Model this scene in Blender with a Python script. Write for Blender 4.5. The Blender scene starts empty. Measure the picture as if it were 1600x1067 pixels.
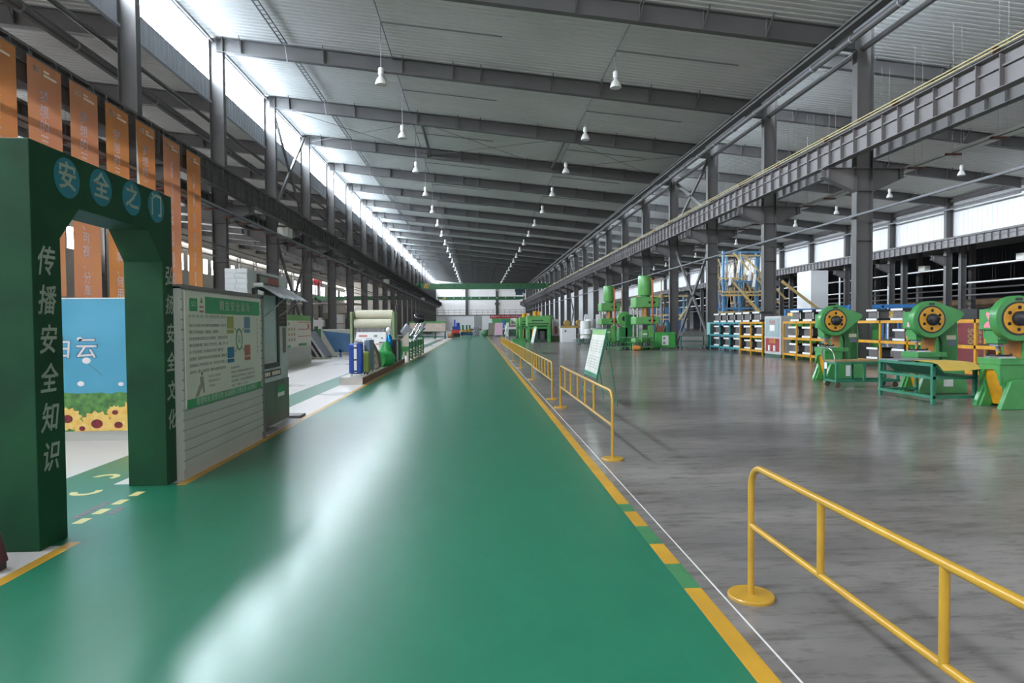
import bpy, math, random
from mathutils import Vector, Matrix
random.seed(7)
PI = math.pi
sc = bpy.context.scene
COL = sc.collection

# ------------------------------------------------------------------ camera
H = 1.517
FPX, YAW, PIT, ROL = 991.683, 0.05448, 0.026576, -0.00784
cy_, sy_, cp_, sp_ = math.cos(YAW), math.sin(YAW), math.cos(PIT), math.sin(PIT)
fw = Vector((sy_*cp_, cy_*cp_, -sp_)); rt = Vector((cy_, -sy_, 0)); up = rt.cross(fw)
r2 = rt*math.cos(ROL) + up*math.sin(ROL); u2 = -rt*math.sin(ROL) + up*math.cos(ROL)
cam = bpy.data.cameras.new('camera'); cam.sensor_width = 36; cam.lens = FPX/1600*36; cam.clip_end = 400; cam.clip_start = 0.05
co = bpy.data.objects.new('camera', cam); COL.objects.link(co)
m = Matrix((r2, u2, -fw)).transposed().to_4x4(); m.translation = Vector((0, 0, H)); co.matrix_world = m
sc.camera = co
# ------------------------------------------------------------------ sky, exposure
SKY = 66.0          # sky radiance seen through the high windows
LOWWIN = 42.0
wd = bpy.data.worlds.new('sky'); sc.world = wd; wd.use_nodes = True
bgn = wd.node_tree.nodes['Background']; wn = wd.node_tree.nodes; wl = wd.node_tree.links        # bright overcast sky over a darker ground
wtc = wn.new('ShaderNodeTexCoord'); wsx = wn.new('ShaderNodeSeparateXYZ'); wl.new(wtc.outputs['Generated'], wsx.inputs[0])
wcr = wn.new('ShaderNodeValToRGB'); wcr.color_ramp.elements[0].position = .0; wcr.color_ramp.elements[0].color = (.34, .38, .42, 1)
wcr.color_ramp.elements[1].position = .06; wcr.color_ramp.elements[1].color = (.92, .95, 1, 1)
wl.new(wsx.outputs['Z'], wcr.inputs[0]); wl.new(wcr.outputs[0], bgn.inputs[0]); bgn.inputs[1].default_value = SKY
def portal(name, loc, sx, sy, rot):
    lt = bpy.data.lights.new(name, 'AREA'); lt.shape = 'RECTANGLE'; lt.size = sx; lt.size_y = sy; lt.cycles.is_portal = True
    o = bpy.data.objects.new(name, lt); COL.objects.link(o); o.location = loc; o.rotation_euler = rot
sc.view_settings.view_transform = 'Standard'; sc.view_settings.look = 'None'
sc.view_settings.exposure = -0.3; sc.view_settings.gamma = 1.0; sc.view_settings.use_curve_mapping = False

# ------------------------------------------------------------------ materials
def lin(h):
    h = h.lstrip('#'); o = []
    for i in (0, 2, 4):
        c = int(h[i:i+2], 16)/255
        o.append(c/12.92 if c <= .04045 else ((c+.055)/1.055)**2.4)
    return (*o, 1)
MATS = {}
def mat(name, hexc, rough=.5, metal=0, var=.10, scale=4.0, bump=0, emit=0, emc=None, alpha=None, spec=.5, hex2=None, coat=0, crough=.15, rvar=0, stretch=None, detail=4, transl=0, bscale=60):
    if name in MATS: return MATS[name]
    M = bpy.data.materials.new(name); M.use_nodes = True; nt = M.node_tree; N = nt.nodes; L = nt.links
    bs = N['Principled BSDF']; c = lin(hexc)
    tc = N.new('ShaderNodeTexCoord'); src = tc.outputs['Object']
    if stretch:
        mp = N.new('ShaderNodeMapping'); mp.inputs['Scale'].default_value = stretch; L.new(src, mp.inputs[0]); src = mp.outputs[0]
    nz = N.new('ShaderNodeTexNoise'); nz.inputs['Scale'].default_value = scale; nz.inputs['Detail'].default_value = detail; L.new(src, nz.inputs['Vector'])
    cr = N.new('ShaderNodeValToRGB')
    a = lin(hex2) if hex2 else tuple(max(0, v*(1-var)) for v in c[:3])+(1,)
    b = c if hex2 else tuple(min(1, v*(1+var)) for v in c[:3])+(1,)
    cr.color_ramp.elements[0].position = .32; cr.color_ramp.elements[1].position = .68
    cr.color_ramp.elements[0].color = a; cr.color_ramp.elements[1].color = b
    L.new(nz.outputs['Fac'], cr.inputs[0]); L.new(cr.outputs[0], bs.inputs['Base Color'])
    bs.inputs['Roughness'].default_value = rough; bs.inputs['Metallic'].default_value = metal
    bs.inputs['Specular IOR Level'].default_value = spec
    if coat: bs.inputs['Coat Weight'].default_value = coat; bs.inputs['Coat Roughness'].default_value = crough
    if rvar:
        mr = N.new('ShaderNodeMapRange'); mr.inputs[3].default_value = max(.02, rough-rvar); mr.inputs[4].default_value = min(1, rough+rvar)
        mr.inputs[1].default_value = .3; mr.inputs[2].default_value = .7
        L.new(nz.outputs['Fac'], mr.inputs[0]); L.new(mr.outputs[0], bs.inputs['Roughness'])
    if bump:
        n2 = N.new('ShaderNodeTexNoise'); n2.inputs['Scale'].default_value = bscale; L.new(src, n2.inputs['Vector'])
        bp = N.new('ShaderNodeBump'); bp.inputs['Strength'].default_value = bump; bp.inputs['Distance'].default_value = .01
        L.new(n2.outputs['Fac'], bp.inputs['Height']); L.new(bp.outputs[0], bs.inputs['Normal'])
    if emit:
        bs.inputs['Emission Color'].default_value = lin(emc or hexc); bs.inputs['Emission Strength'].default_value = emit
    if alpha is not None:
        bs.inputs['Transmission Weight'].default_value = 1; bs.inputs['IOR'].default_value = 1.1
    if transl:
        tr = N.new('ShaderNodeBsdfTranslucent'); L.new(cr.outputs[0], tr.inputs[0])
        mx = N.new('ShaderNodeMixShader'); mx.inputs[0].default_value = transl
        L.new(bs.outputs[0], mx.inputs[1]); L.new(tr.outputs[0], mx.inputs[2]); L.new(mx.outputs[0], N['Material Output'].inputs[0])
    MATS[name] = M; return M

STEEL = mat('dark_grey_steel_paint', '5a5857', .48, var=.10, scale=.7)
STEELL = mat('light_grey_steel_paint', '726e6e', .5, var=.08, scale=.8)
DARK = mat('black_rubber', '1a1b1c', .6)
ROOF = mat('white_roof_sheet', 'd2d2ce', .42, var=.07, scale=.25)
WALLW = mat('white_wall_sheet', 'e4e4e4', .5, var=.03, scale=.4)
PANELG = mat('grey_wall_sheet', 'a9acb4', .5, var=.04, scale=.4)
CONC = mat('polished_concrete', '8d8782', .45, scale=.9, hex2='65615e', spec=.3, coat=.65, crough=.15, rvar=.018, detail=10, bump=.012, bscale=20, stretch=(.45, 1, 1))
def streaks(M, sc3, amount, lo=.5, hi=.75, tint=(.35, .32, .3, 1)):
    nt = M.node_tree; N = nt.nodes; L = nt.links; bs = N['Principled BSDF']; lk = bs.inputs['Base Color'].links[0].from_socket
    tc = N.new('ShaderNodeTexCoord'); mp = N.new('ShaderNodeMapping'); mp.inputs['Scale'].default_value = sc3; L.new(tc.outputs['Object'], mp.inputs[0])
    nz = N.new('ShaderNodeTexNoise'); nz.inputs['Scale'].default_value = 1; nz.inputs['Detail'].default_value = 8; nz.inputs['Roughness'].default_value = .7; L.new(mp.outputs[0], nz.inputs['Vector'])
    mr = N.new('ShaderNodeMapRange'); mr.inputs[1].default_value = lo; mr.inputs[2].default_value = hi; mr.inputs[4].default_value = amount; L.new(nz.outputs['Fac'], mr.inputs[0])
    mx = N.new('ShaderNodeMix'); mx.data_type = 'RGBA'; mx.blend_type = 'MULTIPLY'; mx.clamp_result = False; L.new(mr.outputs[0], mx.inputs['Factor']); L.new(lk, mx.inputs['A']); mx.inputs['B'].default_value = tint
    L.new(mx.outputs['Result'], bs.inputs['Base Color'])
streaks(CONC, (1.6, 9, 1), .75, .5, .68, (.3, .27, .25, 1))
streaks(CONC, (.35, .5, 1), .85, .48, .66, (.62, .57, .53, 1))
streaks(CONC, (4.5, 14, 1), .8, .54, .7, (.35, .3, .27, 1))
GREENF = mat('green_floor_paint', '1b6b4f', .36, scale=.35, var=.05, rvar=0, detail=2, spec=.4, coat=.45, crough=.2)
_gc = [n for n in GREENF.node_tree.nodes if n.type == 'VALTORGB'][0].color_ramp.elements; _gc[0].position = 0; _gc[1].position = 1
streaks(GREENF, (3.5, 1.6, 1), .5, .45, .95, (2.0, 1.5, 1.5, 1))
WHITEF = mat('white_floor_coating', 'cbc5c1', .3, var=.04, scale=.5, rvar=.04, spec=.35)
YELF = mat('yellow_line_paint', 'c4942a', .4, scale=3, hex2='ad832b', detail=8)
WHITEL = mat('white_line_paint', 'd8d4d2', .5)
GATE = mat('dark_green_gate_paint', '194a2d', .5, scale=2.2, hex2='123824', detail=8, bump=.04, bscale=30, spec=.22)
TEALD = mat('teal_disc', '14707f', .5, var=.08)
CREAM = mat('pale_lettering', 'b9bfae', .6, var=.03)
WHITE = mat('white_paint', 'dededb', .5, var=.03)
SLAT = mat('light_grey_slat_cladding', 'b3b3ad', .5, var=.04, scale=2)
BOARDW = mat('cream_poster_paper', 'c6c5b6', .35, var=.02)
BGREEN = mat('poster_green', '2a8a56', .4, var=.05)
INK = mat('dark_print', '3b4038', .6)
YELLOW = mat('yellow_enamel', 'bb9029', .34, scale=6, hex2='ac8326', coat=.3)
YELM = mat('yellow_machine_paint', 'd39a1e', .4, scale=5, hex2='bd8414')
PGREEN = mat('bright_green_machine_paint', '408f4a', .4, scale=3, hex2='388241', coat=.2)
PGREEND = mat('deep_green_machine_paint', '2a7a3c', .4, scale=3, hex2='246c35', coat=.2)
BENCHG = mat('bench_green_paint', '2d7b5f', .45, scale=4, hex2='256a51')
CHROME = mat('bright_steel', 'c2c2c2', .25, metal=1, var=.05)
GALV = mat('galvanised_sheet', 'cdd1d4', .35, metal=.35, scale=6, hex2='a4a9ae', bump=.1, bscale=8)
BLACK = mat('black_paint', '202122', .4)
GREY = mat('mid_grey_paint', '85868a', .5)
TEAL = mat('teal_rack_paint', '3e8e94', .45)
BLUES = mat('blue_scaffold_paint', '5b87a8', .5, scale=2, hex2='4a7496')
TAN = mat('tan_yellow_conveyor_paint', 'c9ae74', .55, scale=3, hex2='b5985e')
RED = mat('red_banner_cloth', 'b22a33', .6)
REDP = mat('red_paint', 'c43a32', .5)
ORANGE = mat('orange_banner_cloth', 'f2ac74', .6, scale=.55, hex2='ec9f7c', transl=.5)
ORANGE2 = mat('deep_orange_banner_cloth', 'f2a956', .6, scale=.5, hex2='ee9c66', transl=.5)
BTEXT = mat('white_banner_print', 'f4eeee', .6, var=.02)
BCLOTHTEXT = mat('white_banner_cloth', 'ffffff', .6, var=.0, transl=.62)
PLUM = mat('plum_outline_print', 'f4d4d6', .6, transl=.72)
LOGO = mat('faded_logo_print', 'e9d3c4', .6)
CARD = mat('yellow_cardboard', 'd3b257', .6, scale=2, hex2='c6a24a')
WOOD = mat('worn_board', 'a08560', .6, scale=8, hex2='8d744f', stretch=(1, 6, 1))
GLASS = mat('dusty_pane', '9fb0b0', .12, var=.1, scale=3)
PINK = mat('pink_sticker', 'e27a8e', .5)
BLUEC = mat('royal_blue_shell', '1d3f92', .35)
LIME = mat('lime_green_shell', '8fa04a', .45)
SLATE = mat('slate_blue_shell', '66758f', .4)
TAUPE = mat('taupe_canvas', '77725f', .8, bump=.3, bscale=20)
BINGREEN = mat('green_plastic', '2c9448', .3)
BRICK = mat('brown_plinth_edge', '8c6a55', .6, scale=5, hex2='7a5745')
PLAT = mat('pale_plinth_top', 'b9b3ac', .4)
FOILB = mat('blue_foil', '1577b4', .15, metal=.6)
NAVY = mat('navy_blue_panel', '2f5577', .3, scale=1.5, hex2='3d678c')
PALEP = mat('pale_pink_panel', 'd0beb0', .6)
PANE = bpy.data.materials.new('clear_daylight_pane'); PANE.use_nodes = True
_n = PANE.node_tree.nodes; _n.remove(_n['Principled BSDF']); _t = _n.new('ShaderNodeBsdfTransparent'); _t.inputs[0].default_value = (.93, .97, 1, 1)
_g = _n.new('ShaderNodeBsdfGlossy'); _g.inputs['Roughness'].default_value = .1; _mx = _n.new('ShaderNodeMixShader'); _mx.inputs[0].default_value = .04
PANE.node_tree.links.new(_t.outputs[0], _mx.inputs[1]); PANE.node_tree.links.new(_g.outputs[0], _mx.inputs[2]); PANE.node_tree.links.new(_mx.outputs[0], _n['Material Output'].inputs[0])
OUTROOF = mat('weathered_outer_roof', '9a9ea2', .6)
PANEL = mat('white_daylight_window', 'ffffff', .5, emit=LOWWIN, emc='f6f9ff')
BROWN = mat('rust_brown_bracket', '5d3a30', .6)
LAMPW = mat('white_lamp_enamel', 'cfcdc8', .4)
SKYB = mat('sky_print', '3d90ab', .45, scale=.9, hex2='559fbd', detail=2)
CRANEG = mat('crane_green_paint', '2b5a38', .45)
DIRTG = mat('olive_machine_paint', '6c7a58', .5, scale=4, hex2='55654a')

# ------------------------------------------------------------------ mesh helpers
class B:
    def __init__(s): s.v = []; s.f = []; s.mi = []; s.m = 0
    def add(s, vs, fs):
        o = len(s.v); s.v += [tuple(v) for v in vs]
        for f in fs: s.f.append(tuple(i+o for i in f)); s.mi.append(s.m)
        return s
    def box(s, x0, x1, y0, y1, z0, z1):
        if x0 > x1: x0, x1 = x1, x0
        if y0 > y1: y0, y1 = y1, y0
        if z0 > z1: z0, z1 = z1, z0
        return s.add([(x0,y0,z0),(x1,y0,z0),(x1,y1,z0),(x0,y1,z0),(x0,y0,z1),(x1,y0,z1),(x1,y1,z1),(x0,y1,z1)],
            [(0,3,2,1),(4,5,6,7),(0,1,5,4),(1,2,6,5),(2,3,7,6),(3,0,4,7)])
    def bar(s, p0, p1, w, h=None, upv=(0,0,1)):
        h = h or w; p0 = Vector(p0); p1 = Vector(p1); d = (p1-p0).normalized(); u = Vector(upv)
        if abs(d.dot(u)) > .97: u = Vector((1,0,0))
        a = d.cross(u).normalized()*w/2; b = a.cross(d).normalized()*h/2
        return s.add([p0-a-b,p0+a-b,p0+a+b,p0-a+b,p1-a-b,p1+a-b,p1+a+b,p1-a+b],
            [(0,3,2,1),(4,5,6,7),(0,1,5,4),(1,2,6,5),(2,3,7,6),(3,0,4,7)])
    def tube(s, pts, r, n=8, caps=True):
        pts = [Vector(p) for p in pts]; k = len(pts); vs = []
        rs = r if isinstance(r, (list, tuple)) else [r]*k
        ref = None
        for i, p in enumerate(pts):
            d = (pts[min(i+1, k-1)]-pts[max(i-1, 0)]).normalized()
            if ref is None:
                ref = Vector((0,0,1)) if abs(d.z) < .9 else Vector((1,0,0))
            a = d.cross(ref).normalized(); b = a.cross(d).normalized(); ref = b
            for j in range(n):
                t = 2*PI*j/n; vs.append(p + a*math.cos(t)*rs[i] + b*math.sin(t)*rs[i])
        fs = []
        for i in range(k-1):
            for j in range(n):
                q = (j+1) % n; fs.append((i*n+j, i*n+q, (i+1)*n+q, (i+1)*n+j))
        if caps: fs.append(tuple(range(n))[::-1]); fs.append(tuple((k-1)*n+j for j in range(n)))
        return s.add(vs, fs)
    def cyl(s, p0, p1, r, n=16): return s.tube([p0, p1], r, n)
    def lathe(s, prof, c=(0,0,0), n=20, axis='z'):
        vs = []
        for r, h in prof:
            for j in range(n):
                t = 2*PI*j/n; x, y = r*math.cos(t), r*math.sin(t)
                p = (x, y, h) if axis == 'z' else ((h, x, y) if axis == 'x' else (x, h, y))
                vs.append((c[0]+p[0], c[1]+p[1], c[2]+p[2]))
        k = len(prof); fs = []
        for i in range(k-1):
            for j in range(n):
                q = (j+1) % n
                f = (i*n+j, i*n+q, (i+1)*n+q, (i+1)*n+j); fs.append(f if axis != 'y' else f[::-1])
        fs.append(tuple(range(n)) if axis == 'y' else tuple(range(n))[::-1])
        e = tuple((k-1)*n+j for j in range(n)); fs.append(e[::-1] if axis == 'y' else e)
        return s.add(vs, fs)
    def prism(s, poly, a, b, axis='y'):
        n = len(poly)
        def mk(p, t):
            return (p[0], t, p[1]) if axis == 'y' else ((t, p[0], p[1]) if axis == 'x' else (p[0], p[1], t))
        vs = [mk(p, a) for p in poly]+[mk(p, b) for p in poly]
        fs = [tuple(range(n)), tuple(range(n, 2*n))[::-1]]
        for i in range(n):
            j = (i+1) % n; fs.append((i, i+n, j+n, j))
        return s.add(vs, fs)
    def sphere(s, c, rx, ry=None, rz=None, n=14, k=8):
        ry = ry or rx; rz = rz or rx; vs = []; fs = []
        for i in range(1, k):
            p = PI*i/k
            for j in range(n):
                t = 2*PI*j/n
                vs.append((c[0]+rx*math.sin(p)*math.cos(t), c[1]+ry*math.sin(p)*math.sin(t), c[2]+rz*math.cos(p)))
        vs.append((c[0], c[1], c[2]+rz)); vs.append((c[0], c[1], c[2]-rz)); T = len(vs)-2
        for i in range(k-2):
            for j in range(n):
                q = (j+1) % n; fs.append((i*n+j, (i+1)*n+j, (i+1)*n+q, i*n+q))
        for j in range(n):
            q = (j+1) % n; fs.append((T, j, q)); fs.append((T+1, (k-2)*n+q, (k-2)*n+j))
        return s.add(vs, fs)
    def build(s, name, mats, parent=None, smooth=True, bevel=0, world=False, label=None):
        me = bpy.data.meshes.new(name)
        vs = s.v
        if world and parent is not None:
            l = parent['_w'] if '_w' in parent else parent.location
            vs = [(v[0]-l[0], v[1]-l[1], v[2]-l[2]) for v in vs]
        me.from_pydata(vs, [], s.f)
        if not isinstance(mats, (list, tuple)): mats = [mats]
        for M in mats: me.materials.append(M)
        if any(s.mi): me.polygons.foreach_set('material_index', s.mi)
        import bmesh
        bm = bmesh.new(); bm.from_mesh(me); bmesh.ops.recalc_face_normals(bm, faces=bm.faces); bm.to_mesh(me); bm.free()
        if smooth:
            me.polygons.foreach_set('use_smooth', [True]*len(me.polygons)); me.set_sharp_from_angle(angle=.6)
        o = bpy.data.objects.new(name, me); COL.objects.link(o)
        if parent is not None: o.parent = parent
        if bevel:
            md = o.modifiers.new('Bevel', 'BEVEL'); md.width = bevel; md.segments = 2; md.limit_method = 'ANGLE'; md.angle_limit = .6
        if label: o['label'] = label
        return o
def thing(name, label, cat, loc=(0,0,0), rz=0, group=None):
    o = bpy.data.objects.new(name, None); COL.objects.link(o); o.location = loc; o.rotation_euler = (0, 0, rz)
    o.empty_display_size = .2; o['label'] = label; o['category'] = cat
    if group: o['group'] = group
    return o
def tag(o, label, cat, group=None):
    o['label'] = label; o['category'] = cat
    if group: o['group'] = group
    return o
def struct(name, b, mats, smooth=False, **k):
    o = b.build(name, mats, None, smooth, **k); o['kind'] = 'structure'; return o
def dup(root, loc, rz=None, label=None):
    def cp(o, par):
        c = o.copy(); COL.objects.link(c)
        if par is not None: c.parent = par
        for ch in list(o.children): cp(ch, c)
        return c
    r = cp(root, None); r.location = loc
    if rz is not None: r.rotation_euler = (0, 0, rz)
    if label: r['label'] = label
    return r
# orientation helpers for lettering: columns = (text right, text up, facing)
FACE_PX = Matrix(((0,0,1),(1,0,0),(0,1,0))).to_4x4()      # reads on a face looking towards +X
FACE_MX = Matrix(((0,0,-1),(-1,0,0),(0,1,0))).to_4x4()    # looking towards -X
FACE_MY = Matrix(((1,0,0),(0,0,-1),(0,1,0))).to_4x4()     # looking towards -Y
def text(name, body, size, M, parent, loc, face, offset=.0, ext=0, shear=0, line=1.0, align='CENTER', valign='CENTER', sx=1, res=2, space=1.0, rot=0):
    cu = bpy.data.curves.new('t', 'FONT'); cu.body = body; cu.size = size; cu.shear = shear
    cu.align_x = align; cu.align_y = valign; cu.space_line = line; cu.resolution_u = res; cu.space_character = space
    o = bpy.data.objects.new('t', cu); COL.objects.link(o)
    dg = bpy.context.evaluated_depsgraph_get(); dg.update()
    me = bpy.data.meshes.new_from_object(o.evaluated_get(dg)); bpy.data.objects.remove(o); bpy.data.curves.remove(cu)
    if offset:                                   # thicken every stroke: a small strip laid along each outline edge
        cnt = {}
        for p in me.polygons:
            for k in p.edge_keys: cnt[k] = cnt.get(k, 0)+1
        vs = [tuple(v.co) for v in me.vertices]; fs = [tuple(p.vertices) for p in me.polygons]
        for (i, j), n in cnt.items():
            if n != 1: continue
            a, b = Vector(vs[i]), Vector(vs[j]); d = b-a
            if d.length < 1e-7: continue
            d.normalize(); q = Vector((-d.y, d.x, 0))*offset; e = d*offset*.6; k = len(vs)
            vs += [tuple(a-e-q), tuple(b+e-q), tuple(b+e+q), tuple(a-e+q)]; fs.append((k, k+1, k+2, k+3))
        me = bpy.data.meshes.new(name); me.from_pydata(vs, [], fs)
    me.name = name; me.materials.clear(); me.materials.append(M)
    T = Matrix.Translation(Vector(loc)) @ face @ Matrix.Rotation(rot, 4, 'Z') @ Matrix.Diagonal((sx, 1, 1, 1))
    me.transform(T)
    n = bpy.data.objects.new(name, me); COL.objects.link(n)
    if parent is not None: n.parent = parent
    return n
def cloth_with_letters(body, size, line, w, h, cx, ztop, res=2):
    """flat cloth w x h (text plane) with the letters cut out of it, as a mesh"""
    cu = bpy.data.curves.new('t', 'FONT'); cu.body = body; cu.size = size; cu.align_x = 'CENTER'; cu.align_y = 'TOP'; cu.space_line = line; cu.resolution_u = res
    o = bpy.data.objects.new('t', cu); COL.objects.link(o)
    for x in list(bpy.context.selected_objects): x.select_set(False)
    bpy.context.view_layer.objects.active = o; o.select_set(True); bpy.ops.object.convert(target='CURVE')
    c2 = o.data; c2.dimensions = '2D'; c2.fill_mode = 'BOTH'; sp = c2.splines.new('POLY'); sp.points.add(3); sp.use_cyclic_u = True
    for p, q in zip(sp.points, ((-cx, h-ztop), (w-cx, h-ztop), (w-cx, -ztop), (-cx, -ztop))): p.co = (q[0], q[1], 0, 1)
    dg = bpy.context.evaluated_depsgraph_get(); dg.update()
    me = bpy.data.meshes.new_from_object(o.evaluated_get(dg)); bpy.data.objects.remove(o); bpy.data.curves.remove(c2)
    me.transform(FACE_PX @ Matrix.Translation((cx, ztop, 0))); me.materials.clear(); return me
def text_outline(name, body, size, M, parent, loc, line, wd):
    n = text(name, body, size, M, parent, (0, 0, 0), Matrix.Identity(4), line=line, valign='TOP')
    me = n.data; cnt = {}
    for p in me.polygons:
        for k in p.edge_keys: cnt[k] = cnt.get(k, 0)+1
    vs = []; fs = []
    for (i, j), c in cnt.items():
        if c != 1: continue
        a, b = me.vertices[i].co, me.vertices[j].co; d = b-a
        if d.length < 1e-7: continue
        d = d.normalized(); q = Vector((-d.y, d.x, 0))*wd; e = d*wd*.5; k = len(vs)
        vs += [tuple(a-e-q), tuple(b+e-q), tuple(b+e+q), tuple(a-e+q)]; fs.append((k, k+1, k+2, k+3))
    m2 = bpy.data.meshes.new(name); m2.from_pydata(vs, [], fs); m2.materials.append(M); m2.transform(Matrix.Translation(Vector(loc)) @ FACE_PX); n.data = m2; bpy.data.meshes.remove(me); return n
def vtext(s): return '\n'.join(s)
ORD = ['nearest','second','third','fourth','fifth','sixth','seventh','eighth','ninth','tenth','eleventh','twelfth','thirteenth','fourteenth','fifteenth','sixteenth','seventeenth','eighteenth','nineteenth','twentieth','twenty-first','twenty-second','twenty-third','twenty-fourth']

# ------------------------------------------------------------------ building numbers
# the steel frame was measured on a 6 m bay; the true bay is 7.5 m, so everything built between frame_start()
# and frame_end() is enlarged once by KF about the eye height when it is finished (FL0 becomes the floor level)
KF = 1.25; FL0 = H*(1-1/KF); _fs = set()
def frame_start():
    global _fs
    _fs = set(bpy.data.objects)
def frame_end():
    done = set(); c = Vector((0, 0, H))
    for o in [x for x in bpy.data.objects if x not in _fs]:
        if o.parent is None: o.location = c+KF*(o.location-c)
        else: o.location = KF*o.location
        if o.data and o.data.name not in done:
            done.add(o.data.name)
            if o.type == 'LIGHT': o.data.size *= KF; o.data.size_y *= KF
            elif o.type == 'MESH':
                o.data.transform(Matrix.Diagonal((KF, KF, KF, 1)))
YC, S, NB = 18.19, 6.0, 22
XL, XR, X3, XA = -9.48, 11.35, 32.45, -30.7
YEND, YBACK = YC+S*NB+.2, -12.0; FEND, FBACK = YEND*KF, YBACK*KF
def zmain(x): return 12.2-.1035*(x+9.75)
def zright(x): return 12.2-.1035*(x-11.08)
def zleft(x): return 12.2-.1035*(x+30.6)

# ------------------------------------------------------------------ floor
b = B().box(-58, 75, FBACK, FEND, -.3, 0); struct('floor', b, CONC)
b = B().box(-2.82, 1.165, FBACK, FEND-.3, 0, .002)
b.box(-3.53, -2.82, 4.55, 6.3, 0, .0021).box(-4.15, -3.53, 2, 60, 0, .0021); struct('floor', b, GREENF)
b = B().box(-3.53, -2.9, FBACK, 4.55, 0, .0012).box(-3.53, -2.9, 6.3, 75, 0, .0012).box(-9.1, -4.15, FBACK, 75, 0, .0012); struct('floor', b, WHITEF)
b = B().box(-2.9, -2.815, FBACK, 4.62, 0, .003).box(-2.9, -2.815, 6.22, FEND-20, 0, .003); struct('trim_1', b, YELF)
b = B().box(1.165, 1.265, 5.24, FEND-20, 0, .003).box(1.165, 1.265, FBACK, 3.53, 0, .003)
b.box(1.165, 1.265, 4.65, 5.02, 0, .003).box(1.165, 1.265, 3.9, 4.265, 0, .003); struct('trim_2', b, YELF)
b = B(); 
for y0, y1 in ((5.02, 5.24), (4.265, 4.65), (3.53, 3.9)): b.box(1.163, 1.267, y0, y1, 0, .0025)
struct('trim_3', b, mat('faded_green_line_paint', '3f7c4d', .5, scale=6, hex2='3a6e49'))
b = B().box(1.347, 1.356, FBACK, 60, 0, .002); struct('trim_4', b, WHITEL)
# painted marks inside the gate
b = B()
for y0, y1 in ((5.08, 5.16), (5.33, 5.42), (5.61, 5.7), (5.88, 5.97)): b.box(-3.15, -3.07, y0-.03, y1+.03, .002, .004)
struct('trim_5', b, mat('pale_yellow_floor_mark', 'c3b877', .5))
b = B()
for cx, cyy, sg in ((-3.78, 6.62, 1), (-3.62, 6.03, -1)):
    ring = [(cx+.13*math.cos(t), cyy+.13*sg*math.sin(t)) for t in [i*PI/10 for i in range(-2, 11)]]
    ring2 = [(cx+.07*math.cos(t), cyy+.07*sg*math.sin(t)) for t in [i*PI/10 for i in range(-2, 11)]]
    for i in range(len(ring)-1):
        b.prism([ring[i], ring[i+1], ring2[i+1], ring2[i]], .002, .004, 'z')
struct('trim_6', b, MATS['pale_yellow_floor_mark'])
b = B()
for k in range(7):
    for (x, y0) in ((-3.22, 5.2), (-3.0, 5.3)):
        if x > -3.1 and k > 2: continue
        b.box(x-.035, x+.035, y0+k*.07, y0+k*.07+.012, .002, .004).box(x-.02, x+.03, y0+k*.07+.02, y0+k*.07+.04, .002, .004)
struct('trim_7', b, mat('faded_pink_floor_lettering', '8c6a78', .6))
b = B().box(-2.4, 1.0, FEND-2.2, FEND-1.9, .002, .42); struct('trim_8', b, mat('dark_red_sill', '8d2a38', .5))

# ------------------------------------------------------------------ roofs: ribbed sheets
frame_start()
for px_ in (-9.85, 11.0): portal('window_daylight_portal', (px_, 69, 11.34), 1.5, 166, (0, -PI/2, 0))
def ribbed(xa, za, xb, zb, y0, y1, step=.25, dp=.035, t=.12):
    b = B(); y = y0; prof = []
    while y < y1:
        prof += [(y, 0), (y+step*.5, 0), (y+step*.62, dp), (y+step*.88, dp)]; y += step
    prof.append((y, 0)); n = len(prof)
    vs = [(xa, p, za+q) for p, q in prof]+[(xb, p, zb+q) for p, q in prof]
    b.add(vs, [(i, i+1, n+i+1, n+i) for i in range(n-1)])
    vs = [(xa, y0, za+t), (xa, y1, za+t), (xb, y1, zb+t), (xb, y0, zb+t)]
    b.m = 1; b.add(vs, [(0, 1, 2, 3)])
    return b
struct('ceiling', ribbed(-9.75, zmain(-9.75), 11.2, zmain(11.2), YBACK, YEND), [ROOF, OUTROOF])
struct('ceiling', ribbed(11.08, zright(11.08), 32.9, zright(32.9), YBACK, YEND), [ROOF, OUTROOF])
struct('ceiling', ribbed(-30.9, zleft(-30.9), -9.8, zleft(-9.8), YBACK, YEND), [ROOF, OUTROOF])
struct('ceiling', ribbed(32.9, 9.0, 52, 9.0, YBACK, YEND), [ROOF, OUTROOF])
# end walls
def vsheet(x0, x1, y, z0, z1, step=.5, sg=-1):
    b = B().box(x0, x1, y, y+.08, z0, z1); x = x0
    while x < x1-.1:
        b.box(x+.02, x+.06, y-.015, y, z0, z1); x += step
    return b
struct('wall_end', vsheet(-31, -9.8, YEND, FL0, 12.6), mat('beige_wall_sheet', 'b5b0a8', .6, var=.05))
struct('wall_end', vsheet(-9.8, 52, YEND, FL0, 12.6), WALLW)
ENDGLOW = mat('glowing_end_wall_sheet', 'd8d8d8', .5, emit=.24, emc='f6f2ef')  # glow added so the end wall looks brightly lit
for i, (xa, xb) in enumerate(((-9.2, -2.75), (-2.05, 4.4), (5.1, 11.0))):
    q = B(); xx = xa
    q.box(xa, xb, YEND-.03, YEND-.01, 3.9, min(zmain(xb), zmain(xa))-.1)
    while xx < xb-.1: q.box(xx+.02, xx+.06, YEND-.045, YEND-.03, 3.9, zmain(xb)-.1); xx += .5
    struct('window_%d' % (950+i), q, ENDGLOW)  # added glowing panels, only numbered among the windows
struct('wall_back', vsheet(-31, 52, YBACK-.08, FL0, 12.6), WALLW)
BACKGLOW = mat('back_wall_fill_glow', 'ffffff', .5, emit=2.6, emc='f8f6f2')  # invented glow behind the camera, fill light for the hall
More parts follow.
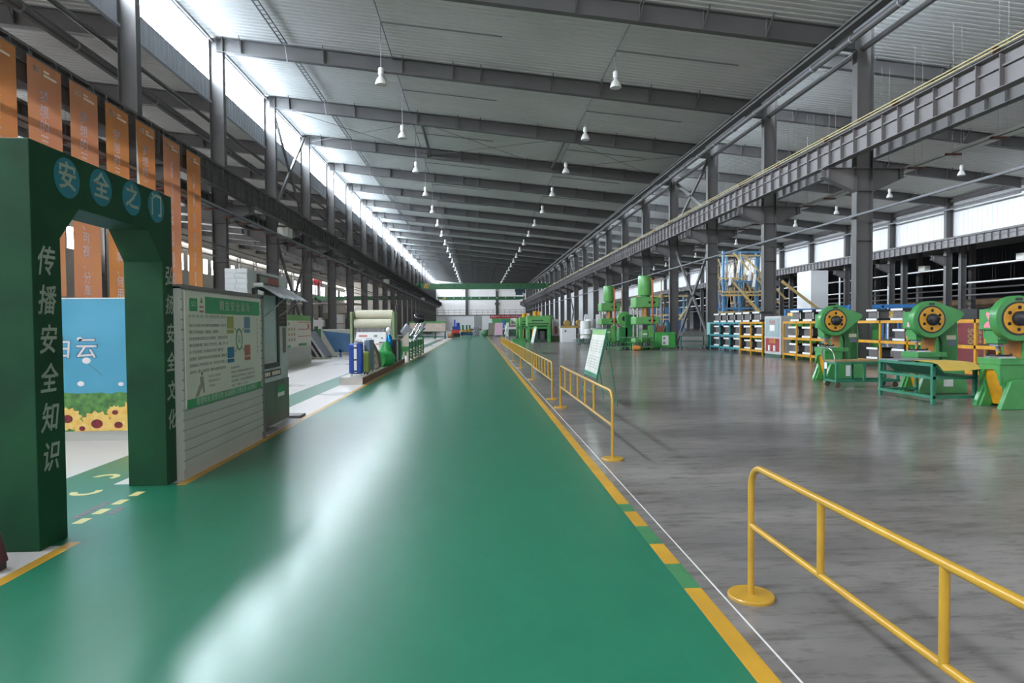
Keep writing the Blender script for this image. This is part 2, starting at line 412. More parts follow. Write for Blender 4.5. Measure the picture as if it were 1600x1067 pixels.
for i, (xa, xb) in enumerate(((-30, -12), (-8.6, 10.4), (12.5, 31))): struct('window_%d' % (900+i), B().box(xa, xb, YBACK-.02, YBACK+.02, 4.2, 9.2), BACKGLOW)  # unseen fill panels added to the back wall, only numbered as windows
struct('wall_right', B().box(32.86, 32.95, YBACK, YEND, 8.7, 10.3), WALLW)
struct('wall_right', B().box(52, 52.1, YBACK, YEND, FL0, 9.1), mat('dark_storage_wall', '23262c', .7))
b = B().box(-31, -30.95, YBACK, YEND, FL0, 7.6).box(-31, -30.95, YBACK, YEND, 9.25, 10.6); n = 0
y = YBACK
while y < YEND-1:
    b.box(-31, -30.95, y, y+2, 7.6, 9.25); b.box(-31, -30.95, y+3.1, y+4.2, 7.6, 9.25); b.box(-31, -30.95, y+5.3, y+6, 7.6, 9.25); y += 6
struct('wall_left', b, mat('beige_wall_sheet', 'b5b0a8', .6, var=.05))
y = YBACK; k = 1
while y < YEND-1:
    b = B()
    b.box(-31.02, -30.98, y+2, y+3.1, 7.6, 9.25).box(-31.02, -30.98, y+4.2, y+5.3, 7.6, 9.25)
    struct('window_%d' % k, b, PANEL); k += 1; y += 6
# clerestories
def clerestory(x, name, sgn):
    global k
    b = B(); y = YBACK
    b.box(x-.04, x+.02, YBACK, YEND, 9.81, 10.58); yy = YBACK
    while yy < YEND:
        b.box(x+.02, x+.045, yy, yy+.09, 9.84, 10.55); yy += .3
    b.box(x-.05, x+.07, YBACK, YEND, 9.76, 9.84)
    struct(name, b, PANELG)
    i = 0
    y = YC-6*5
    while y < YEND-1:
        y0, y1 = y+.13, y+S-.13
        p = B().box(x-.03, x-.01, y0, y1, 10.58, 12.1)
        p.m = 1; p.box(x-.04, x+.03, y0, y1, 12.02, 12.3).box(x-.04, x+.03, y0, y1, 10.55, 10.6)
        for q in range(1, 5): p.box(x-.012, x+.008, y0+(y1-y0)*q/5-.02, y0+(y1-y0)*q/5+.02, 10.58, 12.05)
        struct('window_%d' % k, p, [PANE, GREY]); k += 1
        y += S
clerestory(-9.76, 'wall_left', 1)
clerestory(11.08, 'wall_right', 1)
struct('wall_left', B().box(-30.7, -30.6, YBACK, YEND, 10.4, 12.4), MATS['beige_wall_sheet'])
# upper white wall of the right bay, between its outer columns
b = B().box(32.75, 32.85, 28, YEND, 6.7, 9.85); yy = 28
while yy < YEND: b.box(32.735, 32.75, yy, yy+.05, 6.7, 9.85); yy += .4
struct('wall_right', b, WALLW)
b = B()
for z, d in ((9.75, .1), (9.35, .05)): b.box(32.55, 32.7, 28, YEND, z-d, z+d)
struct('trim_9', b, STEELL)

frame_end()
frame_start()
# ------------------------------------------------------------------ steel columns
def make_column(ztop, br, depth=.5, base=True):
    t = thing('steel_column', '', 'column'); hd = depth/2
    b = B().box(-hd, -hd+.016, -.125, .125, FL0+.02, ztop).box(hd-.016, hd, -.125, .125, FL0+.02, ztop).box(-hd, hd, -.006, .006, FL0+.02, ztop)
    for z in (3.9, 5.35, 6.0): b.box(-hd+.016, hd-.016, -.12, .12, z, z+.014)
    b.build('shaft', STEEL, t, smooth=False)
    if base:
        q = B().box(-hd-.08, hd+.08, -.22, .22, FL0, FL0+.025)
        for sx in (-1, 1): q.box(sx*(hd+.03)-.03, sx*(hd+.03)+.03, -.006, .006, FL0+.02, FL0+.17)
        q.build('base_plate', STEEL, t, smooth=False)
    for sg in br:
        w = B(); x0, x1 = sg*hd, sg*(hd+1.0)
        w.prism([(x0, 5.32), (x0, 6.02), (x1, 6.02), (x1, 5.76)], -.006, .006, 'y')
        w.prism([(x0, 6.0), (x0, 6.02), (x1, 6.02), (x1, 6.0)], -.125, .125, 'y')
        w.prism([(x0, 5.32), (x0, 5.335), (x1, 5.775), (x1, 5.76)], -.125, .125, 'y')
        w.box(sg*(hd+.84)-.008, sg*(hd+.84)+.008, -.12, .12, 5.72, 6.0)
        w.build('bracket', STEELL if sg < 0 else STEEL, t, smooth=False)
    return t
cL = make_column(12.15, (-1, 1)); c3 = make_column(12.0, (-1,), .45); c4 = make_column(9.0, (), .4); cA = make_column(10.5, (), .4)
def row(proto, x, n0, n1, what, grp, order=None):
    for i, n in enumerate(range(n0, n1)):
        o = proto if i == 0 and proto.location.length == 0 and not proto['label'] else dup(proto, (0, 0, 0))
        o.location = (x, YC+S*n, 0); o['label'] = what % (ORD[i] if 'camera' in what or i else 'first'); o['group'] = grp
row(cL, XL, 0, NB, 'dark grey H steel column, %s from the camera in the row beside the banners', 'left nave columns')
row(cL, XR, 0, NB, 'grey H steel column, %s from the camera in the row behind the green presses', 'right nave columns')
row(c3, X3, 4, 16, 'grey column under the far-right upper white wall, %s from the right', 'outer columns of the right bay')
row(c4, 33.5, 4, 13, 'slim grey column behind the white-wall columns at far right, %s from the right', 'back row columns at far right')
row(cA, XA, 5, 19, 'dim column on the far left outer wall, %s from the left', 'outer wall columns of the left bay')

# ------------------------------------------------------------------ roof beams
def make_rafter(xa, xb, zf, d=.52):
    t = thing('roof_beam', '', 'roof beam'); za, zb = zf(xa)-.03, zf(xb)-.03
    w = B(); w.prism([(xa, za), (xb, zb), (xb, zb-d-.04), (xa, za-d+.02)], -.006, .006, 'y'); w.build('web', STEEL, t, smooth=False)
    f = B()
    f.prism([(xa, za), (xb, zb), (xb, zb-.014), (xa, za-.014)], -.11, .11, 'y'); f.build('top_flange', STEEL, t, smooth=False)
    f = B(); f.prism([(xa, za-d+.02), (xb, zb-d-.04), (xb, zb-d-.056), (xa, za-d+.004)], -.11, .11, 'y'); f.build('bottom_flange', STEEL, t, smooth=False)
    L = xb-xa; g = B()
    for q in (.045, .19, .33, .42, .47, .6, .69, .78, .87):
        x = xa+L*q; z = za+(zb-za)*q
        g.box(x-.006, x+.006, -.1, .1, z-d+.03, z-.02)
        g.bar((x, -.05, z-d+.03), (x+.05, -.45, z-.01), .03, .03)
    g.build('brace', STEEL, t, smooth=False); return t
rm = make_rafter(-9.5, 11.1, zmain); rr = make_rafter(11.35, 32.3, zright); rl = make_rafter(-30.6, -9.75, zleft)
for proto, nm, grp, n0 in ((rm, 'grey roof beam over the green aisle, %s from the camera', 'nave roof beams', 0), (rr, 'roof beam of the right bay, %s one seen between the right columns', 'right bay roof beams', 1), (rl, 'dark roof beam of the left bay, %s one above the banners', 'left bay roof beams', 0)):
    for i, n in enumerate(range(n0, NB)):
        o = proto if i == 0 else dup(proto, (0, 0, 0)); o.location = (0, YC+S*n, 0)
        o['label'] = nm % ORD[i]; o['group'] = grp

# ------------------------------------------------------------------ crane runway girders, rails, bars
def girder(name, label, x, rail, side, y0=5.0, z0=6.03, z1=6.72, M=STEEL):
    t = thing(name, label, 'crane girder', (x, y0, z0)); L = YEND-.2-y0; h = z1-z0
    g = B().box(-.006, .006, 0, L, 0, h).box(-.15, .15, 0, L, h-.016, h).box(-.12, .12, 0, L, 0, .014)
    y = .3
    while y < L: g.box(-.11, .11, y-.008, y+.008, .014, h-.016); y += .6
    g.bar((side*.05, 0, h*.62), (side*.05, L, h*.62), .03, .04)
    g.build('girder', M, t, smooth=False)
    if rail: B().box(-.05, .05, 0, L, h, h+.05).box(-.025, .025, 0, L, h+.05, h+.12).build('rail', STEEL, t, smooth=False)
    if rail == 2:
        q = B()
        for dz in (.05, .12): q.box(-.2, -.175, 0, L, h-.012+dz, h+.012+dz)
        q.build('conductor_bar', mat('pale_yellow_conductor', 'b3a673', .45), t, smooth=False, label='pale yellow conductor bar')
        y = 1.0
        while y < L: B().box(-.19, 0, y-.02, y+.02, h+.0, h+.15).build('bar_holder', BROWN, t, smooth=False); y += 3.0
girder('crane_girder', 'light grey crane girder with yellow conductor bars running along the right columns', 10.26, 2, -1, M=STEELL)
girder('crane_girder', 'dark crane girder running behind the right columns, facing the right bay', 12.44, 1, -1, z0=6.6, z1=7.25)
girder('crane_girder', 'dark stiffened crane girder running along the left columns above the banners', -8.39, 1, 1)
girder('crane_girder', 'dark crane girder on the far side of the left columns', -10.55, 1, 1)
girder('crane_girder', 'grey stiffened crane girder under the upper white wall at far right', 31.35, 1, -1, 29, 6.4, 6.95, STEELL)
def tray(label, x, z, sg, y0, M, box_ys, drop):
    t = thing('cable_tray', label, 'cable tray', (x, y0, z)); L = YEND-8-y0
    B().box(-.14, .14, 0, L, 0, .015).box(-.14, -.125, 0, L, 0, .1).box(.125, .14, 0, L, 0, .1).build('channel', M, t, smooth=False)
    y = 1.0; q = B(); h = B()
    while y < min(L, 60):
        B().box(-.3, .12, y-.04, y+.04, -.05, 0).build('support_bracket', BROWN, t, smooth=False)
        h.tube([(-.12, y, 0), (-.12, y, drop)], .004, 4); h.tube([(.12, y, 0), (.12, y, drop)], .004, 4); y += 1.5
    h.build('hanger', STEEL, t)
    for yy in box_ys: B().box(-.2, .25, yy-y0-.35, yy-y0+.35, .1, .5).build('junction_box', mat('cream_metal_box', 'c9c8bd', .5), t, bevel=.01)
tray('grey cable tray hung under the left crane girder, passing behind the banners', -8.45, 5.33, 1, 8, GREY, (28.6, 60, 100), .7)
tray('white busbar tray hung beside the right columns in the right bay', 12.9, 6.02, 1, 8, WALLW, (34.2, 70), 3.5)
tray('white cable tray in the dark bay at far right', 34.6, 5.3, 1, 36, WALLW, (38.5, 47.5), 3.0)
tray('second white cable tray lower down in the dark bay at far right', 35.2, 4.2, 1, 36, WALLW, (), 4.0)
def pipe(label, pts, r, M, name='pipe', clips=None):
    b = B().tube(pts, r, 8); 
    if clips:
        for c in clips: b.box(c[0]-r*1.6, c[0]+r*3, c[1]-.03, c[1]+.03, c[2]-r*1.5, c[2]+r*1.5)
    return tag(b.build(name, M), label, 'pipe')
pipe('thin grey pipe running along the front of the right columns', [(10.99, 6, 4.6), (10.99, YEND-6, 4.6)], .035, GREY, clips=[(11.03, YC+S*n, 4.6) for n in range(NB-1)])
for i, z in enumerate((4.42, 4.25, 4.0)):
    pipe('dark conduit line, %s of three along the left columns' % ('top', 'middle', 'lowest')[i], [(-9.17, 6, z), (-9.17, YEND-6, z)], .022, GREY if i else STEEL)
# eave gutters, down pipes, eave struts
def gutter(label, x, z):
    t = thing('eave_gutter', label, 'gutter', (x, 0, z))
    B().box(-.16, .1, YBACK+.2, YEND-.2, .08, .24).box(-.24, -.16, YBACK+.2, YEND-.2, .16, .2).build('channel', STEEL, t, smooth=False)
    B().tube([(.22, YBACK+.2, -.02), (.22, YEND-.4, -.02)], .1, 10).build('rain_pipe', STEEL, t)
    y = 13.0
    while y < 110: B().tube([(.22, y-.03, -.02), (.22, y+.03, -.02)], .118, 10).build('pipe_collar', GREY, t); y += 2.0
gutter('dark grey eave gutter and rain pipe along the right edge of the nave roof', 10.08, 9.26)
gutter('dark gutter and rain pipe along the eave of the left bay roof', -10.4, 8.75)
for n in range(-1, NB-1): pipe('grey tubular strut joining two right columns under the eave, %s from the camera' % ORD[n+1], [(11.35, YC+S*n+.01, 9.5), (11.35, YC+S*(n+1)-.01, 9.5)], .085, STEEL, 'eave_strut')
pipe('tubular strut along the top of the outer columns at far right', [(32.1, 36, 9.1), (32.1, YEND-.6, 9.1)], .06, GREY, 'eave_strut')
pipe('dark tubular strut running between the left columns below the left eave', [(-9.9, 10, 9.2), (-9.9, YEND-.6, 9.2)], .07, STEEL, 'eave_strut')
# window head tube
pipe('light tube along the head of the high left windows', [(-9.6, 6, 12.02), (-9.6, YEND-.6, 12.02)], .05, STEELL, 'window_head_tube')
# cross braces in the braced bays
def brace(x, n, z0, z1, label):
    t = thing('cross_brace', label, 'brace', (x, YC+S*n, z0)); d = z1-z0
    for a, c in (((0, .2, 0), (0, S-.2, d)), ((0, S-.2, 0), (0, .2, d))):
        B().bar(a, c, .09, .16).build('diagonal', STEEL, t, smooth=False)
for n, w in ((2, 'near'), (9, 'distant')):
    brace(XL, n, 6.85, 11.9, 'X cross brace above the crane girder between left columns, the %s one' % w)
    brace(XL+.1, n, FL0+.03, 5.6, 'X cross brace below the crane girder between left columns, the %s one' % w)
    brace(XR, n, 6.85, 9.6, 'X cross brace above the crane girder between right columns, the %s one' % w)
    brace(XR+.1, n, FL0+.03, 5.6, 'X cross brace below the crane girder between right columns, the %s one' % w)
# roof struts and rods in the braced bay
for x, w in ((-2.55, 'left'), (4.3, 'right')):
    z = zmain(x)-.36
    pipe('dark strut between two roof beams, beside the %s lamp row' % w, [(x, YC+12, z), (x, YC+18, z)], .07, STEEL, 'roof_strut')
for x0, x1 in ((-9.2, -2.55), (-2.55, 4.3), (4.3, 10.9)):
    for a, c in ((x0, x1), (x1, x0)):
        w = {(-9.2, -2.55): 'left', (-2.55, 4.3): 'middle', (4.3, 10.9): 'right'}[(x0, x1)]
        pipe('thin bracing rod under the roof, %s field, its far end %s' % (w, 'left' if a > c else 'right'), [(a, YC+12.1, zmain(a)-.4), (c, YC+17.9, zmain(c)-.4)], .012, STEEL, 'bracing_rod')

# ------------------------------------------------------------------ high-bay lamps
def make_lamp(drop):
    t = thing('high_bay_lamp', '', 'lamp')
    B().lathe([(.085, .33), (.09, .36), (.09, .52), (.07, .55), (.02, .56)], n=16).build('ballast_housing', LAMPW, t)
    B().lathe([(.185, .0), (.19, .02), (.175, .1), (.13, .2), (.075, .27), (.06, .33), (.055, .33), (.07, .26), (.12, .19), (.165, .1), (.175, .02)], n=20).build('reflector', LAMPW, t)
    B().lathe([(.17, .02), (.17, .03)], n=16).build('lens', mat('lamp_glass', 'a9a8a2', .3), t)
    B().tube([(0, 0, .55), (0, 0, drop)], .012, 6).build('cable', GREY, t); return t
def conduit(x, y, z, dx, zf, label):
    return tag(B().tube([(x, y, z), (x+dx, y, zf(x+dx)-.05)], .022, 6).build('ceiling_conduit', GREY), label, 'conduit')
for x, w, zf, grp, n0, n1, xo, px in ((-3.08, 'left row over the aisle', zmain, 'left row of high-bay lamps', 0, NB, 4.0, 'the left lamp row'), (4.71, 'right row over the aisle', zmain, 'right row of high-bay lamps', 0, NB, 4.2, 'the right lamp row'), (26.3, 'row in the right bay', zright, 'right bay lamps', 2, 14, 4.0, None), (17.7, 'inner row in the right bay', zright, 'inner right bay lamps', 2, 14, 4.0, None)):
    lp = make_lamp(zf(x)-9.42-.03)
    for i, n in enumerate(range(n0, n1)):
        o = lp if i == 0 else dup(lp, (0, 0, 0)); o.location = (x, YC+3.08+S*n, 9.42)
        o['label'] = 'white bell-shaped high-bay lamp, %s from the camera in the %s' % (ORD[i], w); o['group'] = grp
        if px and i < 10: conduit(x, YC+3.08+S*n, zf(x)-.05, xo, zf, 'thin ceiling conduit starting at the %s lamp of %s' % (ORD[i], px))
for x, w in ((-3.08, 'left lamp row'), (4.71, 'right lamp row')):
    pipe('thin conduit on the ceiling along the %s' % w, [(x+.02, 14, zmain(x)-.06), (x+.02, YEND-1, zmain(x)-.06)], .02, GREY, 'ceiling_conduit')
b = B(); x = -6.9
for n in range(8):
    y0 = YC+S*n+.4
    b.box(x-.1, x-.08, y0, y0+5.2, zmain(x)-.14, zmain(x)-.08).box(x+.08, x+.1, y0, y0+5.2, zmain(x)-.14, zmain(x)-.08)
    yy = y0
    while yy < y0+5.2: b.box(x-.1, x+.1, yy, yy+.03, zmain(x)-.12, zmain(x)-.1); yy += .3
    b.tube([(x, y0+5.2, zmain(x)-.1), (x+.05, y0+5.35, zmain(x)-.75)], .015, 5)
tag(b.build('cable_ladder', GREY), 'ladder-like cable run on the ceiling left of the left lamp row', 'cable ladder')

# ------------------------------------------------------------------ end of the hall
for i, x in enumerate((-2.4, 4.75)):
    t = thing('gable_post', 'grey gable post on the end wall, %s one' % ('left', 'right')[i], 'post', (x, YEND-.3, 0))
    zt = zmain(x+.3)-.08
    B().box(-.3, .3, -.02, .02, FL0, zt).box(-.3, -.27, -.15, .15, FL0, zt).box(.27, .3, -.15, .15, FL0, zt).build('shaft', STEEL, t, smooth=False)
    if i: B().box(-.55, .55, -.3, .2, 6.2, 6.7).build('bracket', STEEL, t)
tag(B().box(-9.9, 12.5, YEND-1.2, YEND-1.1, FL0, 3.72).box(-.75, 1.05, YEND-1.23, YEND-1.2, FL0, 3.72).build('partition', WALLW, smooth=False), 'low white partition across the far end of the hall', 'partition')
tag(B().box(-.7, 1.0, YEND-1.3, YEND-1.235, FL0, 3.7).build('strip_curtain', mat('grey_strip_curtain', '9a9c98', .4), smooth=False), 'grey strip curtain doorway in the middle of the far partition', 'curtain')
t = thing('walkway', 'grey walkway with handrail above the far white partition', 'walkway', (0, YEND-.9, 3.75))
B().box(-9.9, 12.5, -.5, .4, 0, .16).build('deck', STEEL, t, smooth=False)
b = B(); x = -9.2
while x < 12: b.tube([(x, -.45, .16), (x, -.45, 1.25)], .03, 6); x += 1.3
b.build('baluster', STEEL, t)
for z in (.7, 1.25): B().tube([(-9.4, -.45, z), (12, -.45, z)], .035, 6).build('handrail', STEEL, t)
t = thing('red_banner', 'long red slogan banner with white characters on the far partition', 'banner', (7, YEND-1.32, 3.0))
B().box(-4, 4, 0, .03, 0, .85).build('cloth', RED, t, smooth=False)
text('lettering', '安全生产第一位 全员参与共创美好未来', .44, BTEXT, t, (0, -.01, .42), FACE_MY, offset=.01)
def crane(label, y, z0, z1, dots):
    t = thing('overhead_crane', label, 'crane', (0, y, z0)); h = z1-z0
    B().prism([(-8.6, h*.35), (-7.2, 0), (9.2, 0), (10.5, h*.35), (10.5, h), (-8.6, h)], -.25, .25, 'y').build('girder', CRANEG, t, smooth=False)
    for x in (-8.39, 10.26):
        b = B().box(x-.2, x+.2, -1.6, 1.6, h*.5, h*.95)
        for yy in (-1.2, 1.2): b.lathe([(.2, x-.06), (.2, x+.06)], (0, yy, 6.99-z0+.0), 14, 'x') if False else b.cyl((x-.06, yy, 6.84+.18-z0), (x+.06, yy, 6.84+.18-z0), .18, 12)
        b.build('end_carriage', CRANEG, t, smooth=False)
    for i in range(9):
        x = -7+i*1.9
        B().box(x-.09, x+.09, -.27, -.25, h*.5, h*.5+.2).build('lamp', WALLW if dots else BLACK, t, smooth=False)
    b = B()
    for q in range(3): b.prism([(-7.6+q*.25, h*.2), (-7.5+q*.25, h*.2), (-7.3+q*.25, h*.95), (-7.4+q*.25, h*.95)], -.262, -.25, 'y')
    b.build('hazard_stripe', YELM, t, smooth=False)
    return t
c = crane('green overhead travelling crane, the nearer and upper-looking of two at the far end', 92, 6.66, 7.5, False)
b = B().box(5.6, 6.6, -.5, .5, -.85, -.3).cyl((5.5, 0, -.15), (6.9, 0, -.15), .3, 10).box(6.7, 7.0, -.3, .3, -.6, 0); b.build('hoist', mat('dark_blue_hoist', '2d3a4a', .5), c)
B().tube([(6.8, 0, -.5), (6.8, 0, -2.0), (7.1, 0, -2.4), (7.1, 0, -4.6)], .06, 6).build('pendant_cable', BLACK, c)
crane('second green overhead crane with pale dots, beyond the first one', 140, 7.0, 7.7, True)
crane_l = thing('overhead_crane', 'green crane beam seen through the left columns in the left bay', 'crane', (-20, 118, 6.2))
B().box(-9.5, 9.4, -.25, .25, 0, .75).build('girder', CRANEG, crane_l, smooth=False)
for x in (-9.5, 9.4): B().box(x-.2, x+.2, -1.4, 1.4, .2, .6).build('end_carriage', CRANEG, crane_l, smooth=False)

frame_end()
# ------------------------------------------------------------------ green gate
g = thing('arch_gate', 'tall dark green safety gate with blue character discs at left front', 'gate', (-3.15, 5.42, 0))
b = B()
outer = [(4.44, 0), (4.44, 2.79), (6.42, 2.79), (6.42, 0), (6.22, 0), (6.22, 2.14), (5.98, 2.41), (4.97, 2.41), (4.74, 2.16), (4.74, 0)]
b.prism(outer, -3.34, -2.98, 'x'); b.build('frame', GATE, g, world=True, smooth=False, bevel=.006)
for i, (y, z, ch) in enumerate(((4.83, 2.61, '安'), (5.25, 2.63, '全'), (5.7, 2.635, '之'), (6.12, 2.64, '门'))):
    d = B().lathe([(.145, -2.982), (.145, -2.976)], (0, y, z), 32, 'x').build('disc', TEALD, g, world=True, label='blue disc')
    text('character', ch, .215, CREAM, d, (.1755, y-5.42, z), FACE_PX, offset=.004)
for col, y, z0, z1, s in (('传播安全知识', 4.572, 1.97, .61, .215), ('弘扬安全文化', 6.335, 2.0, .61, .2)):
    for i, ch in enumerate(col):
        text('character', ch, s, CREAM, g, (.1715, y-5.42, z0+(z1-z0)*i/5), FACE_PX, offset=.0035, shear=.2, sx=.85)

# ------------------------------------------------------------------ slatted wall with the safety board
t = thing('partition_wall', 'white slatted partition wall beside the green gate, carrying the safety board', 'partition', (-2.94, 6.4, 0))
b = B().box(-3.0, -2.914, 6.42, 8.78, 0, 1.92); z = .1
while z < 1.9: b.box(-2.914, -2.9, 6.42, 8.72, z, z+.086); z += .1
b.build('slat_panel', SLAT, t, world=True, smooth=False)
B().box(-3.01, -2.895, 8.72, 8.8, 0, 1.93).box(-3.01, -2.895, 6.42, 8.8, 1.9, 1.94).build('edge_trim', STEELL, t, world=True, smooth=False)
t = thing('notice_board', 'large cream safety board with green header and footer on the slatted wall', 'notice board', (-2.89, 6.42, .7))
def rel(p): l = t.location; return (p[0]-l[0], p[1]-l[1], p[2]-l[2])
B().box(-2.899, -2.886, 6.45, 8.64, .7, 1.88).build('panel', BOARDW, t, world=True, smooth=False, bevel=.002)
B().box(-2.886, -2.884, 6.92, 8.6, 1.66, 1.84).build('header', BGREEN, t, world=True, smooth=False)
B().box(-2.886, -2.884, 6.46, 8.63, .7, .79).build('footer', BGREEN, t, world=True, smooth=False)
text('header_lettering', '精 益 安 全 道 场', .12, CREAM, t, rel((-2.8835, 7.76, 1.75)), FACE_PX, offset=.002, sx=1.05)
text('footer_lettering', '管理有限 智慧无限 挑战极限 改善无限 从我做起', .075, BOARDW, t, rel((-2.8835, 7.55, .745)), FACE_PX, sx=1.12)
B().box(-2.886, -2.884, 6.55, 6.73, 1.68, 1.81).build('emblem', BGREEN, t, world=True, smooth=False)
text('emblem_mark', 'SCI', .07, BOARDW, t, rel((-2.8835, 6.64, 1.75)), FACE_PX)
b = B().prism([(6.79, 1.77), (6.87, 1.77), (6.83, 1.83)], -2.886, -2.884, 'x'); b.build('leaf_mark', mat('leaf_print', '6f9c4c', .5), t, world=True, smooth=False)
B().box(-2.886, -2.884, 6.78, 6.88, 1.72, 1.735).box(-2.886, -2.884, 6.78, 6.88, 1.67, 1.69).build('leaf_caption', mat('red_brown_print', '9a6a58', .6), t, world=True, smooth=False)
PRINT = mat('grey_green_print', '5c6054', .6)
for z, rows in ((1.645, ['第一时间、第一现场，落实一岗双责安全管理，保障生产。']), (1.55, ['精益安全道场是开展安全教育培训的重要场所，体验式学', '预防，学习安全知识，提高技能，消除隐患。']),
    (1.415, ['安全道场的建设目的是让员工亲身体验，了解岗位危险因素', '相关安全操作规程，提高员工的安全意识。观看、动手、感', '验，学习安全知识，从“要我安全”转变为“我要安全”', '在班前会，结合岗位的特点展开危险预知训练，提高辨识', '在班组建设工作中养成良好习惯，形成安全文化氛围，全', '共同参与，遵守，持续改善，保持作业现场的整洁有序。'])):
    text('body_text', '\n'.join(rows), .038, PRINT, t, rel((-2.885, 6.53, z)), FACE_PX, align='LEFT', valign='TOP', line=1.8, sx=1.0, res=1)
text('body_text', '安全道场体验区\n安全体验：通过亲身体验感受事故带来的伤害，\n有效提升员工的风险防范意识，掌握应急处置法\n在安全培训中，让员工在实践中体会安全生产性\n安全第一，预防为主，综合治理。', .034, PRINT, t, rel((-2.885, 7.6, 1.05)), FACE_PX, align='LEFT', valign='TOP', line=1.55, sx=1.1, res=1)
text('quote_text', '安全是员工的最大福利，\n是家庭幸福的前提，是\n企业的效益。', .032, mat('pale_red_print', '97756c', .6), t, rel((-2.885, 6.97, 1.0)), FACE_PX, align='LEFT', valign='TOP', line=1.6, res=1)
for nm, cx, z0, z1, M in (('olive_card', 7.6, 1.44, 1.64, mat('olive_card_print', '8f9150', .6)), ('slate_card', 8.14, 1.44, 1.64, mat('slate_card_print', '5e7f93', .6)), ('blue_card', 7.6, 1.1, 1.28, mat('blue_card_print', '2d6a88', .6)), ('red_card', 8.14, 1.1, 1.29, mat('red_card_print', 'a8645c', .6))):
    b = B().box(-2.886, -2.884, cx-.1, cx+.1, z0+.055, z1).box(-2.886, -2.884, cx-.1, cx+.1, z0, z0+.045); b.build('diagram_card', M, t, world=True, smooth=False, label=nm.replace('_', ' '))
b = B(); n = 28
for i in range(n):
    a0, a1 = 2*PI*i/n, 2*PI*(i+1)/n
    b.prism([(7.87+.105*math.cos(a0), 1.365+.135*math.sin(a0)), (7.87+.105*math.cos(a1), 1.365+.135*math.sin(a1)), (7.87+.085*math.cos(a1), 1.365+.11*math.sin(a1)), (7.87+.085*math.cos(a0), 1.365+.11*math.sin(a0))], -2.886, -2.883, 'x')
b.build('diagram_ring', BGREEN, t, world=True, smooth=False)
text('ring_lettering', '安全\n道场', .05, INK, t, rel((-2.8855, 7.87, 1.365)), FACE_PX)
b = B()
for (y0, z0, y1, z1) in ((7.79, 1.46, 7.73, 1.5), (7.95, 1.46, 8.02, 1.5), (7.79, 1.27, 7.72, 1.22), (7.95, 1.27, 8.03, 1.22)): b.bar((-2.885, y0, z0), (-2.885, y1, z1), .01, .002)
b.build('diagram_arrow', mat('arrow_red_print', 'a33b3b', .6), t, world=True, smooth=False)
b = B()   # printed striding worker
for pl in ([(6.76, 1.0), (6.84, 1.0), (6.85, .93), (6.77, .91)], [(6.74, .915), (6.83, .92), (6.72, .8), (6.64, .8)], [(6.79, .92), (6.86, .93), (6.87, .83), (6.84, .82)]): b.prism(pl, -2.886, -2.884, 'x')
b.lathe([(.025, -2.886), (.025, -2.884)], (0, 6.81, 1.03), 12, 'x')
b.build('printed_figure', mat('faded_figure_print', '90897e', .6), t, world=True, smooth=False)
text('side_lettering', vtext('安全文化从我做起'), .045, PRINT, t, rel((-2.885, 8.5, 1.4)), FACE_PX, line=1.3)

# ------------------------------------------------------------------ sky and sunflower backdrop
t = thing('backdrop_panel', 'printed backdrop of blue sky, green meadow and sunflowers seen through the gate', 'backdrop', (-5.0, 8.8, 0))
B().box(-6.3, -3.05, 8.79, 8.85, .13, 1.91).build('sky_print', SKYB, t, world=True, smooth=False)
b = B(); random.seed(3)
pts = [(-6.3, .13)]+[(-3.05, .13), (-3.05, .62)]; x = -3.05
while x > -6.3: pts.append((x, .64+random.uniform(-.01, .015))); x -= .05
b.prism(pts, 8.786, 8.79, 'y'); b.build('meadow_print', mat('meadow_print', '5f9448', .6, scale=14, hex2='355f33', detail=8), t, world=True, smooth=False)
pet = mat('petal_print', 'e6c878', .6, scale=12, hex2='dba94a'); core = mat('flower_core_print', '8c1f2c', .6, scale=20, hex2='5c1c24')
random.seed(5)
for i, (cx, cz, r) in enumerate(((-5.49, .3, .17), (-5.11, .23, .19), (-4.83, .21, .14), (-4.87, .38, .1), (-4.6, .36, .2), (-4.63, .19, .1), (-5.9, .3, .2), (-4.2, .3, .2), (-3.7, .25, .18), (-5.3, .17, .1), (-4.4, .17, .11))):
    b = B(); n = 26; P = []
    for k2 in range(n):
        a = 2*PI*k2/n; rr_ = 1.18*r*(1.0 if k2 % 2 else .8); P.append((cx+rr_*math.cos(a), max(.132, cz+rr_*.8*math.sin(a))))
    c0 = len(b.v)
    yy = 8.784-i*.0006
    b.prism(P, yy-.002, yy+.002, 'y'); f = b.build('sunflower_print', pet, t, world=True, smooth=False)
    q = B()
    q.prism([(cx+.4*r*math.cos(2*PI*j/20), cz+.32*r*math.sin(2*PI*j/20)) for j in range(20)], yy-.0045, yy-.002, 'y')
    o = q.build('sunflower_core', core, f, smooth=False); l = t.location
    o.data.transform(Matrix.Translation((-l[0], -l[1], -l[2])))
for cx, cz, r in ((-5.23, 1.08, .055), (-5.31, 1.37, .035), (-5.31, .77, .045), (-4.79, .76, .035), (-4.6, 1.34, .07), (-3.9, 1.2, .05)):
    q = B(); q.prism([(cx+r*math.cos(2*PI*j/16), cz+.75*r*math.sin(2*PI*j/16)) for j in range(16)], 8.786, 8.79, 'y'); q.build('dandelion_print', mat('dandelion_print', 'e3dada', .6), t, world=True, smooth=False)
B().bar((-5.2, 8.788, 1.03), (-5.03, 8.788, .88), .008, .003).build('dandelion_stem', mat('stem_print', '6c8a7c', .6), t, world=True, smooth=False)
